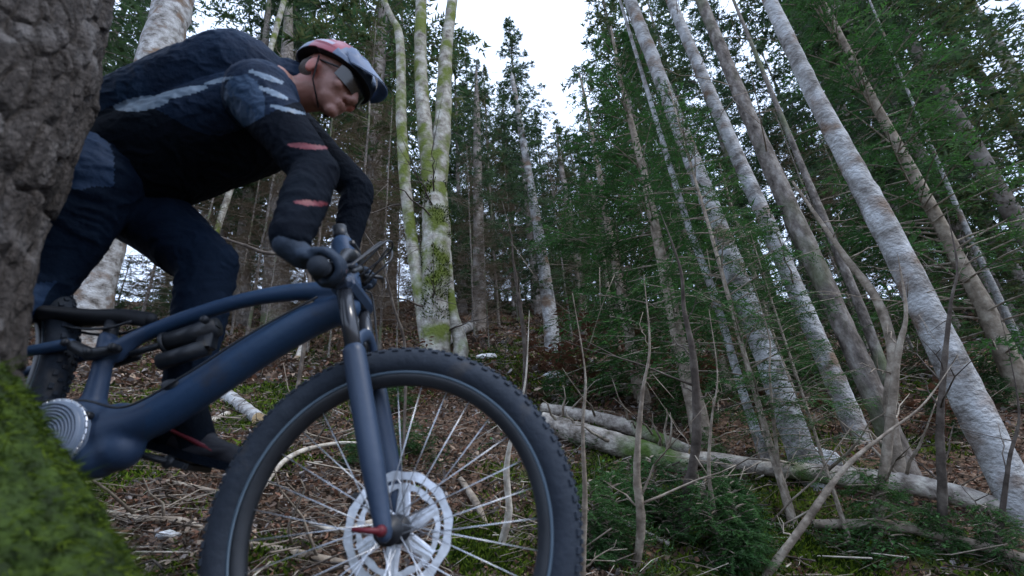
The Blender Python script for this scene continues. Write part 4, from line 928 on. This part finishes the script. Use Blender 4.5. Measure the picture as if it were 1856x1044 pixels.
# saddle
c = spline([B(58, 566), B(110, 572), B(170, 574), B(225, 572), B(272, 578)], 30); mb = MB(); wd = np.interp(np.linspace(0, 1, 30), [0, .12, .3, .6, 1], [.058, .070, .055, .024, .014])
V = []; 
for k in range(30):
    for a_ in np.linspace(0, 2 * math.pi, 20, endpoint=False):
        V.append(c[k] + [0, wd[k] * math.cos(a_), (.016 if math.sin(a_) > 0 else .022) * math.sin(a_) - .10 * (wd[k] * math.cos(a_)) ** 2 / .07])
V = np.array(V); i, j = np.meshgrid(np.arange(29), np.arange(20), indexing='ij'); mb.add(V, np.stack([i * 20 + j, (i + 1) * 20 + j, (i + 1) * 20 + (j + 1) % 20, i * 20 + (j + 1) % 20], -1).reshape(-1, 4)); mb.ball(c[0], (.012, .055, .016)); mb.ball(c[-1], (.015, .014, .015))
sadd = part('saddle', mb, mat('saddle_cover', [(.008, .009, .012), (.014, .016, .02)], 8, .6), bike)
part('saddle_rail', MB().tube(spline([B(95, 585, -.02), B(150, 600, -.02), B(205, 600, -.02), B(250, 588, -.02)], 14), .0035, 8).tube(spline([B(95, 585, .02), B(150, 600, .02), B(205, 600, .02), B(250, 588, .02)], 14), .0035, 8), black, sadd)
# chain along the lower run and around the ring
mb = MB(); cc = []
for k in range(40):
    a_ = math.radians(-80 + k * 5.2); cc.append(BB + [.073 * math.cos(a_), -.052, .073 * math.sin(a_)])
ru = RHUB + TU * .045 + [0, -.045, 0]; rl = RHUB + TU * -.06 + TD * .02 + [0, -.045, 0]
path = [rl] + cc + [ru]; path = np.array(path); seg = np.linalg.norm(np.diff(path, axis=0), axis=1); L = seg.sum(); S = np.concatenate([[0], np.cumsum(seg)]); n = int(L / .0127)
for k in range(n):
    p = np.array([np.interp((k + .5) / n * L, S, path[:, q]) for q in range(3)]); p2 = np.array([np.interp((k + .6) / n * L, S, path[:, q]) for q in range(3)]); t_ = p2 - p; t_ /= np.linalg.norm(t_) + 1e-9
    mb.box(p, (.0058, .0030 if k % 2 else .0020, .0038), 0, (t_, (0, 1, 0), np.cross(t_, [0, 1, 0])), .001)
part('chain', mb, steel, bike, smooth=False, stuff=True)
part('cassette', lathe_y(RHUB + [0, -.03, 0], [(.012, -.022), (.022, -.022), (.022, -.018), (.034, -.018), (.034, -.010), (.05, -.010), (.05, -.002), (.068, -.002), (.068, .004), (.012, .004)], 48), steel, bike)
# cockpit
ST = ht + ax * .035; BARC0 = BARC = ST + fw * .045 + ax * .012
NG = P(592, 488, .80); FG = P(662, 508, 1.34)
half = (NG - FG) / 2; NG = BARC + half * 1.0 + (NG + FG) / 2 - BARC; FG = NG - 2 * half
print('BAR', 'len', np.linalg.norm(2 * half), 'centre gap', (NG + FG) / 2 - BARC, 'hub', HUB, 'bb', BB, 'rhub', RHUB, proj(RHUB), 'ST', ST, proj(ST), 'frontc', np.linalg.norm(BB - HUB))
BARC = (NG + FG) / 2 * .65 + BARC * .35
part('stem', MB().tube([ST - ax * .02, ST + ax * .022], .018, 20).tube([ST, BARC], [.017, .019], 16).tube([BARC + half * .07, BARC - half * .07], .021, 20), black, bike)
hn = half / np.linalg.norm(half)
bar = part('handlebar', MB().tube(spline([NG + hn * .06, NG - hn * .06, BARC + hn * .10, BARC, BARC - hn * .10, FG + hn * .06, FG - hn * .06], 40), np.concatenate([np.full(13, .011), np.full(14, .0155), np.full(13, .011)]), 16), black, bike)
for g, s_ in ((NG, 1), (FG, -1)):
    part('grip', MB().tube([g + hn * s_ * q for q in (-.062, -.06, -.02, .03, .066, .07)], [.0195, .016, .0155, .0155, .016, .020], 18), rubber, bar)
    b0 = g - hn * s_ * .085
    part('brake_lever', MB().tube([b0, b0 + fw * .03 - hn * s_ * .02], .010, 12).tube(spline([b0 + fw * .032, b0 + fw * .055 + hn * s_ * .03 - ax * .012, b0 + fw * .050 + hn * s_ * .10 - ax * .022], 12), [.006] * 6 + [.0045] * 6, 8), black, bar)
part('display', MB().box(BARC + ax * .028 + fw * -.005, (.022, .030, .008), 0, (fw, (0, 1, 0), ax), .004), black, bar, smooth=False)
for k, (o1, y1) in enumerate(((.075, -.04), (.095, -.01), (.085, .03))):
    s_ = 1 if k < 2 else -1; g = (NG if s_ == 1 else FG) - hn * s_ * .10
    part('cable', MB().tube(spline([g + fw * .02, BARC + fw * (o1) + hn * s_ * .08 + ax * .01, ht + fw * (o1 + .02) - ax * .06 + [0, y1, 0], hb + fw * .03 + [0, y1, 0] + ax * .02], 30), .0026, 7), black, bike)

# ---------------------------------------------------------------- the rider
SKIN = mat('skin', [(0.20, 0.10, 0.08), (0.29, 0.15, 0.125)], 14, 0.5, 0.1, 60, spec=0.4, cols2=(0.34, 0.11, 0.09), scale2=12, th2=(0.5, 0.7))
JACK = mat('jacket_navy', [(0.003, 0.008, 0.020), (0.005, 0.014, 0.034), (0.008, 0.022, 0.048)], 5, 0.75, 0.25, 70, spec=0.12)
JLIT = mat('jacket_lit', [(0.008, 0.028, 0.065), (0.013, 0.042, 0.090)], 5, 0.55, 0.25, 70, spec=0.25)  # brighter navy, paints the light falling on the upper back
JSHADE_BLK = mat('jacket_shade_and_black', [(0.0025, 0.004, 0.008), (0.004, 0.007, 0.012)], 5, 0.85, 0.25, 70, spec=0.06)  # paints shade on the lower jacket; plain black on socks and soles
REFL = mat('reflective_stripe', [(0.07, 0.11, 0.16), (0.15, 0.20, 0.26)], 12, 0.45)
TROU = mat('trouser_cloth', [(0.002, 0.005, 0.012), (0.004, 0.009, 0.020), (0.006, 0.013, 0.028)], 4, 0.9, 0.15, 90, spec=0.06)
TBLU = mat('trouser_panel', [(0.008, 0.024, 0.060), (0.013, 0.034, 0.080)], 4, 0.7, 0.15, 90, spec=0.2)
GLOV = mat('glove_cloth', [(0.008, 0.016, 0.030), (0.018, 0.032, 0.055)], 9, 0.75, 0.2, 90)
SHOE = mat('shoe_black', [(0.010, 0.010, 0.014), (0.022, 0.022, 0.028)], 9, 0.6, 0.1, 70)
HELR = mat('helmet_red', [(0.16, 0.010, 0.028), (0.26, 0.018, 0.04)], 5, 0.35, spec=0.5)
HELB = mat('helmet_blue', [(0.04, 0.07, 0.14), (0.07, 0.11, 0.19)], 5, 0.4, spec=0.5)
HELW = mat('helmet_pale', [(0.22, 0.22, 0.30), (0.32, 0.32, 0.40)], 6, 0.4)
FOAM = mat('helmet_foam', [(0.008, 0.008, 0.010), (0.016, 0.016, 0.02)], 30, 0.9)
HAIR = mat('hair_grey_brown', [(0.035, 0.026, 0.022), (0.09, 0.075, 0.07)], 60, 0.8, stretch=(1, 1, 6))

rider = thing('person', 'cyclist in dark navy jacket, blue trousers and red and blue helmet crouching over the handlebar', 'person', tuple(BB))
SN, SF = P(468, 172, .87), P(498, 196, 1.22); HN, HF = P(165, 318, .97), P(190, 322, 1.14)
EN, EF = P(566, 318, .76), P(650, 345, 1.36)
def reach(px, py, A, B_, la, lb, y0, y1):
    best = min(((abs(np.linalg.norm(P(px, py, y_) - A) - la) + abs(np.linalg.norm(P(px, py, y_) - B_) - lb), y_) for y_ in np.linspace(y0, y1, 60))); return P(px, py, best[1])
fwd_n = np.cross(hn, [0, 0, 1.0]); fwd_n = fwd_n if fwd_n[0] > 0 else -fwd_n; fwd_n /= np.linalg.norm(fwd_n); upn = np.cross(fwd_n, hn); upn = upn if upn[2] > 0 else -upn
WN = NG - fwd_n * .070 + upn * .045; WF = FG - fwd_n * .070 + upn * .045
AN, AF = PEDN + TU * .13 - TD * .075 + [0, .01, 0], PEDF + TU * .125 - TD * .06 - [0, .01, 0]
EN = reach(572, 312, SN, WN, .30, .26, .50, .90); EF = reach(650, 345, SF, WF, .30, .26, 1.2, 1.75)
KN_, KF = reach(66, 512, HN, AN, .44, .42, .96, 1.02), P(378, 480, 1.16)
NECK0, HEAD = P(505, 150, 1.05), P(603, 152, 1.05)
hf, hu, hs = basis(np.array([.83, -.10, -.56]), [.5, 0, .8])           # face points down the trail
print('ARM', np.linalg.norm(SN - EN), np.linalg.norm(EN - WN), np.linalg.norm(SF - EF), np.linalg.norm(EF - WF), 'LEG', np.linalg.norm(HN - KN_), np.linalg.norm(KN_ - AN), np.linalg.norm(HF - KF), np.linalg.norm(KF - AF), 'TORSO', np.linalg.norm((SN + SF - HN - HF) / 2), 'HEAD z', HEAD, 'NECK', np.linalg.norm(HEAD - NECK0))

def hand(mb, G, W, s_, k=1.0):
    """a gloved hand closed round the grip; s_ = +1 for the near hand"""
    e1, e2 = fwd_n, upn; a = hn * s_          # a points outwards along the bar
    pc = G - e1 * .030 + e2 * .022
    mb.ball(pc, (.030 * k, .040 * k, .017 * k), 0, 12, np.stack([basis(e1 - e2 * .25, e2)[0], a, basis(e1 - e2 * .25, e2)[1]], 1))
    for i, (o, L, r_) in enumerate(((-.033, 1.0, .0092), (-.011, 1.08, .0095), (.011, 1.0, .0092), (.031, .85, .0080))):
        ph = np.radians(np.linspace(118, 118 - 215 * L, 8)); rad = np.interp(np.arange(8), [0, 2, 7], [.036, .0275, .0255])
        pts = [G + a * o * k + rd * (math.cos(p_) * e1 + math.sin(p_) * e2) for p_, rd in zip(ph, rad)]
        for q in range(7): caps(mb, pts[q], pts[q + 1], r_ * k * (1 - .03 * q), r_ * k * (1 - .03 * (q + 1)))
        mb.ball(pts[1], r_ * 1.15 * k)
    ph = np.radians([172, 205, 240, 280, 318]); pts = [pc - a * .030 - e1 * .006] + [G - a * (.042 + .004 * q) + .028 * (math.cos(p_) * e1 + math.sin(p_) * e2) for q, p_ in enumerate(ph)]
    for q in range(len(pts) - 1): caps(mb, pts[q], pts[q + 1], (.0125 - .0008 * q) * k, (.0122 - .0009 * q) * k)
    limbs(mb, [W, pc - e1 * .012], [.027 * k, .024 * k]); return mb

def foot_pts(A, ball, lat):
    return A, ball
# body: one skin from head to feet
mb = MB()
mb.ball(HEAD - hf * .018 + hu * .022, (.094, .076, .088), 0, 16, np.stack([hf, hs, hu], 1))
mb.ball(HEAD + hf * .030 - hu * .020, (.062, .060, .075), 0, 16, np.stack([hf, hs, hu], 1))
mb.ball(HEAD + hf * .040 - hu * .062, (.045, .048, .040), 0, 12, np.stack([hf, hs, hu], 1))       # jaw
mb.ball(HEAD + hf * .072 - hu * .092, (.020, .022, .018), 0, 10, np.stack([hf, hs, hu], 1))       # chin
mb.ball(HEAD + hf * .082 + hu * .018, (.016, .046, .014), 0, 10, np.stack([hf, hs, hu], 1))       # brow
mb.tube([HEAD + hf * .090 + hu * .006, HEAD + hf * .104 - hu * .018, HEAD + hf * .110 - hu * .034], [.008, .011, .014], 12); mb.ball(HEAD + hf * .106 - hu * .036, (.015, .015, .011), 0, 10)
for q in (-1, 1):
    mb.ball(HEAD + hf * .096 - hu * .038 + hs * q * .011, .008); mb.ball(HEAD + hf * .066 - hu * .024 + hs * q * .040, (.018, .016, .022), 0, 10)
    ec = HEAD - hf * .012 - hu * .018 + hs * q * .077; mb.ball(ec, (.016, .008, .030), 0, 10, np.stack([hf, hs, hu], 1)); mb.ball(ec + hs * q * .004 - hf * .006, (.017, .006, .028), 0, 10, np.stack([hf, hs, hu], 1))
mb.ball(HEAD + hf * .090 - hu * .060, (.010, .024, .006), 0, 10, np.stack([hf, hs, hu], 1)); mb.ball(HEAD + hf * .087 - hu * .070, (.010, .020, .007), 0, 10, np.stack([hf, hs, hu], 1))
limbs(mb, [HEAD - hf * .03 - hu * .05, NECK0 * .6 + HEAD * .4 - hu * .05, NECK0], [.056, .058, .066])
MS, MH = (SN + SF) / 2, (HN + HF) / 2; limbs(mb, [NECK0, MS * .8 + MH * .2, MS * .4 + MH * .6, MH], [.07, .10, .09, .09])
limbs(mb, [NECK0, SN], [.06, .05]); limbs(mb, [NECK0, SF], [.06, .05])
for S_, E_, W_, G_, q in ((SN, EN, WN, NG, 1), (SF, EF, WF, FG, -1)): limbs(mb, [S_, E_, W_], [.055, .040, .027]); hand(mb, G_, W_, q, .86)
for H_, K_, A_, pd in ((HN, KN_, AN, PEDN), (HF, KF, AF, PEDF)): limbs(mb, [MH, H_, K_, K_ * .65 + A_ * .35, A_, pd + TU * .04 + TD * .02, pd + TU * .035 + TD * .07], [.10, .085, .055, .056, .038, .032, .025])
body, V = grow('body', mb, .005, 3)
part('body', shift(body, V, rider), SKIN, rider)
for q in (-1, 1):
    part('eye', MB().ball(HEAD + hf * .076 + hu * .000 + hs * q * .030, .0125, 0, 10), mat('eye_dark', [(0.02, .015, .012), (.04, .03, .025)], 9, .2), rider)
mb = MB(); lens = []
for q in range(25):
    a_ = math.radians(-62 + q * 124 / 24)
    for h_ in (.020, .006, -.012, -.024 * math.cos(a_) ** .5 - .002): lens.append(HEAD + hf * (.018 + .086 * math.cos(a_)) + hs * .076 * math.sin(a_) + hu * (h_ + .004))
lens = np.array(lens); i, j = np.meshgrid(np.arange(24), np.arange(3), indexing='ij'); Q = np.stack([i * 4 + j, i * 4 + j + 1, (i + 1) * 4 + j + 1, (i + 1) * 4 + j], -1).reshape(-1, 4)
mb.add(lens, Q).add(lens + (HEAD - lens) * .03, Q[:, ::-1])
gl = part('glasses', mb, mat('dark_lens', [(.006, .006, .008), (.012, .012, .014)], 5, .15, spec=.6), rider)
for q in (-1, 1): part('temple', MB().tube([HEAD + hf * .055 + hs * q * .068 + hu * .010, HEAD - hf * .01 + hs * q * .080 + hu * .004], [.003, .0025], 6), black, gl)
mb = MB(); rg = np.random.default_rng(6)
mb.ball(HEAD - hf * .045 - hu * .004, (.068, .073, .066), 0, 14, np.stack([hf, hs, hu], 1))
v = mb.v[0]; mb.v[0] = v + (v - HEAD) * (.06 * fbm(v * 90, 3))[:, None]; part('hair', mb, HAIR, rider)
# helmet shell with recessed vents and a visor
hc = HEAD - hf * .018 + hu * .030; nu, nv = 56, 84; el = np.radians(np.linspace(-12, 90, nu)); azs = np.linspace(0, 2 * math.pi, nv, endpoint=False); EL, AZ = np.meshgrid(el, azs, indexing='ij')
F_, S_, U_ = np.cos(EL) * np.cos(AZ), np.cos(EL) * np.sin(AZ), np.sin(EL)
vent = np.zeros_like(F_)
for s0, w_, f0, f1 in ((0, .085, -.55, .62), (.30, .075, -.60, .60), (-.30, .075, -.60, .60), (.58, .070, -.62, .40), (-.58, .070, -.62, .40), (.80, .05, -.45, .10), (-.80, .05, -.45, .10)):
    m_ = np.clip((w_ - np.abs(S_ - s0 * (1 - .25 * F_ ** 2))) / .03, 0, 1) * np.clip((F_ - f0) / .08, 0, 1) * np.clip((f1 - F_) / .08, 0, 1) * (1 - np.exp(-((F_ - .05) / .07) ** 2)) * (U_ > .12); vent = np.maximum(vent, m_)
low = np.where(F_ > 0, -.05 + .10 * F_, -.22 * np.abs(F_)); Uc = np.maximum(U_, low)
rad = 1 - .13 * vent + .03 * np.sin(S_ * 14) * (U_ > .2)
Vh = hc + (F_ * rad * .134)[..., None] * hf + (S_ * rad * .102)[..., None] * hs + (Uc * rad * .098)[..., None] * hu
Vi = hc + (F_ * .105)[..., None] * hf + (S_ * .080)[..., None] * hs + (Uc * .076)[..., None] * hu
i, j = np.meshgrid(np.arange(nu - 1), np.arange(nv), indexing='ij'); Q = np.stack([i * nv + j, i * nv + (j + 1) % nv, (i + 1) * nv + (j + 1) % nv, (i + 1) * nv + j], -1).reshape(-1, 4)
vm = (vent[:-1] > .5).reshape(-1); fm = F_[:-1].reshape(-1); um = U_[:-1].reshape(-1); sm = np.abs(S_[:-1]).reshape(-1)
mi = np.where(fm > .42, 1, 0); mi = np.where((fm < -.28) & (um < .75), 1, mi); mi = np.where((np.abs(um - .30) < .09) & (fm < .25) & (fm > -.75), 2, mi); mi = np.where(vm, 3, mi)
nn_ = nu * nv; b = np.arange(nv); rim = np.stack([b, b + nn_, (b + 1) % nv + nn_, (b + 1) % nv], -1)
mb = MB(); mb.add(np.concatenate([Vh.reshape(-1, 3), Vi.reshape(-1, 3)]), np.concatenate([Q, Q[:, ::-1] + nn_, rim]), np.concatenate([mi, np.full(len(Q), 3), np.full(nv, 3)]))
hel = part('helmet', mb, [HELR, HELB, HELW, FOAM], rider)
mb = MB(); rows = []
for q in range(17):
    a_ = math.radians(-58 + q * 116 / 16)
    for t_ in np.linspace(0, 1, 7): rows.append(hc + hf * ((.122 + .068 * t_) * math.cos(a_) + .004) + hs * (.098 * math.sin(a_) * (1 - .12 * t_)) + hu * (.030 + .020 * math.cos(a_) - .036 * t_ * math.cos(a_) ** .5 + .006 * math.cos(a_ * 3)))
rows = np.array(rows); i, j = np.meshgrid(np.arange(16), np.arange(6), indexing='ij'); Q = np.stack([i * 7 + j, i * 7 + j + 1, (i + 1) * 7 + j + 1, (i + 1) * 7 + j], -1).reshape(-1, 4)
n_ = len(rows); edge_ = [q * 7 + 6 for q in range(17)]; E4 = np.array([[edge_[q], edge_[q + 1], edge_[q + 1] + n_, edge_[q] + n_] for q in range(16)])
mb.add(np.concatenate([rows, rows - hu * .004]), np.concatenate([Q, Q[:, ::-1] + n_, E4])); part('visor', mb, HELB, hel)
for q in (-1, 1): part('chin_strap', MB().tube([hc + hs * q * .088 - hu * .02 + hf * .01, HEAD + hs * q * .068 - hu * .06 + hf * .015, HEAD + hf * .045 - hu * .108 + hs * q * .015], .0045, 6, el=.4), FOAM, hel)
# jacket
def near_seg(c, segs):
    out = np.zeros(len(c), bool); d = c - CAM; w = d @ _F; px_, py_ = 928 + FPX * (d @ _R) / w, 522 - FPX * (d @ _U) / w
    for (x0, y0, x1, y1, wd_, ymax) in segs:
        v_ = np.array([x1 - x0, y1 - y0], float); L2 = v_ @ v_; t_ = np.clip(((px_ - x0) * v_[0] + (py_ - y0) * v_[1]) / L2, 0, 1); out |= (np.hypot(px_ - x0 - t_ * v_[0], py_ - y0 - t_ * v_[1]) < wd_ * np.sin(np.pi * (0.15 + 0.7 * t_)) ) & (c[:, 1] < ymax)
    return out
mb = MB()
TA, TB = P(450, 172, 1.05), P(195, 280, 1.05); LA, LB = P(462, 225, 1.05), P(215, 318, 1.05)
for a_ in np.linspace(0, 1, 22):
    mb.ball(TA * (1 - a_) + TB * a_ + [0, 0, .012 * math.sin(a_ * math.pi)], (.142 - .016 * a_, .195 - .025 * a_, .142 - .016 * a_), 0, 16); mb.ball(LA * (1 - a_) + LB * a_, (.118, .165, .118 - .01 * a_), 0, 14)
limbs(mb, [P(470, 172, 1.05), NECK0 + (HEAD - NECK0) * .22 - hu * .015], [.115, .078])
for S_, E_, W_ in ((SN, EN, WN), (SF, EF, WF)):
    U1 = S_ * .72 + MS * .28; limbs(mb, [U1, S_, S_ * .5 + E_ * .5, E_, E_ * .55 + W_ * .45, W_ * .93 + E_ * .07], [.092, .080, .062, .051, .047, .038])
me, V = grow('jacket', mb, .0045, 9, .0030, 3)
part('jacket', shift(me, V, rider), [JACK, JLIT, REFL, redm, JSHADE_BLK], rider)
SEGS = [(212, 194, 300, 182, 13, 1.0), (285, 176, 372, 158, 8, 1.0), (452, 128, 512, 150, 5, 1.0), (470, 158, 520, 178, 5, 1.0), (492, 192, 552, 206, 4, 1.0), (372, 152, 420, 140, 4, 1.0)]
REDS = [(522, 262, 592, 268, 5, 1.5), (535, 366, 592, 370, 5, 1.5)]
def jm(c):
    m_ = np.zeros(len(c)); d = c - CAM; w = d @ _F; py_ = 522 - FPX * (d @ _U) / w; px_ = 928 + FPX * (d @ _R) / w
    m_[fbm(c * 3.1 + 5, 2) > .08] = 1; m_[(py_ > 215 + 30 * np.sin(px_ * .02))] = 4  # lit patches above and shade below, both put into the cloth colour
    m_[near_seg(c, SEGS)] = 2; m_[near_seg(c, REDS)] = 3; return m_
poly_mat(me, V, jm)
# trousers
mb = MB(); mb.ball(MH, (.135, .175, .135), 0, 16); mb.ball(MH + TU * .02 - TD * .07, (.12, .17, .12), 0, 16)
for H_, K_, A_ in ((HN, KN_, AN), (HF, KF, AF)): limbs(mb, [MH * .35 + H_ * .65, H_, H_ * .5 + K_ * .5, K_, K_ * .7 + A_ * .3, A_ * 1.02 - K_ * .02], [.125, .116, .100, .076, .066, .050])
me, V = grow('trousers', mb, .0055, 8, .0035, 8); part('trousers', shift(me, V, rider), [TROU, TBLU], rider)
def tm(c):
    d = c - CAM; w = d @ _F; px_, py_ = 928 + FPX * (d @ _R) / w, 522 - FPX * (d @ _U) / w; nz = 14 * fbm(c * 9, 3)
    return (c[:, 1] < 1.0) & (((px_ < 205 + 2 * nz) & (py_ < 335 + 4 * nz)) | (py_ > 520 + 3 * nz) & (px_ < 130))
poly_mat(me, V, tm)
# gloves
for G_, W_, q in ((NG, WN, 1), (FG, WF, -1)): mb = MB(); hand(mb, G_, W_, q); me, V = grow('glove', mb, .0035, 2); part('glove', shift(me, V, rider), GLOV, rider)
for K_, A_ in ((KN_, AN), (KF, AF)):
    mb = MB(); pd = PEDN if A_ is AN else PEDF; limbs(mb, [K_ * .25 + A_ * .75, A_, pd + TU * .045 + TD * .02], [.048, .048, .041]); limbs(mb, [A_, A_ - TU * .06], [.048, .046]); part('sock', shift(*grow('sock', mb, .005, 3), rider), JSHADE_BLK, rider)
# shoes
for A_, pd in ((AN, PEDN), (AF, PEDF)):
    mb = MB(); sole = pd + TU * .016; limbs(mb, [A_ + TU * .01, A_ - TU * .05 - TD * .005], [.047, .045]); mb.ball(sole - TD * .085 + TU * .035, (.045, .036, .038)); limbs(mb, [sole - TD * .06 + TU * .045, sole + TD * .02 + TU * .036], [.044, .038]); limbs(mb, [sole + TD * .02 + TU * .030, sole + TD * .115 + TU * .024], [.036, .026])
    mb.ball(sole + TD * .05 + TU * .022, (.075, .047, .026)); sh = part('shoe', shift(*grow('shoe', mb, .005, 4), rider), SHOE, rider)
    k = sole + TU * .006; pr_ = [(-.125, .026), (-.09, .038), (-.02, .036), (.05, .048), (.11, .042), (.150, .014)]; top = [k + TD * a_ + [0, -b_, 0] for a_, b_ in pr_] + [k + TD * a_ + [0, b_, 0] for a_, b_ in pr_[::-1]]; top = np.array(top); n_ = len(top)
    Vv = np.concatenate([top + TU * .008, top - TU * .010, [k + TU * .008], [k - TU * .010]]); q_ = np.arange(n_); mb = MB().add(Vv, np.stack([q_, (q_ + 1) % n_, (q_ + 1) % n_ + n_, q_ + n_], -1)); mb.add(Vv, np.concatenate([np.stack([np.full(n_, 2 * n_), (q_ + 1) % n_, q_], -1), np.stack([np.full(n_, 2 * n_ + 1), q_ + n_, (q_ + 1) % n_ + n_], -1)]))
    part('sole', mb, JSHADE_BLK, sh, smooth=False)
    part('stripe', MB().tube(spline([sole - TD * .06 + TU * .052 + [0, -.040, 0], sole + TD * .02 + TU * .040 + [0, -.041, 0], sole + TD * .09 + TU * .028 + [0, -.033, 0]], 12), [.003] + [.0085] * 10 + [.003], 8, el=.6), redm, sh)

# pivot bolts, shift housing and small fittings on the bicycle
for q, (px, py) in enumerate(((150, 632), (188, 648), (232, 640), (392, 592), (190, 760))):
    p_ = B(px, py, -.05); part('pivot_bolt', lathe_y(p_, [(.0005, -.003), (.006, -.003), (.0085, .000), (.0085, .012)], 20), black, bike)
part('rear_hose', MB().tube(spline([B(585, 548, -.032), B(480, 612, -.046), B(360, 690, -.048), B(260, 745, -.05), B(190, 735, -.05), B(120, 735, -.05)], 40), .0026, 7), black, bike)
part('brake_hose', MB().tube(spline([hb + fw * .03 + [0, .03, 0], crown + fw * .03 + [0, .07, 0], HUB + ax * .30 + [0, .092, 0], HUB + [-.06, .075, .09]], 30), .0026, 7), black, bike)
part('charge_cap', MB().ball(B(330, 705, -.040), (.020, .006, .012), 0, 12), black, bike)
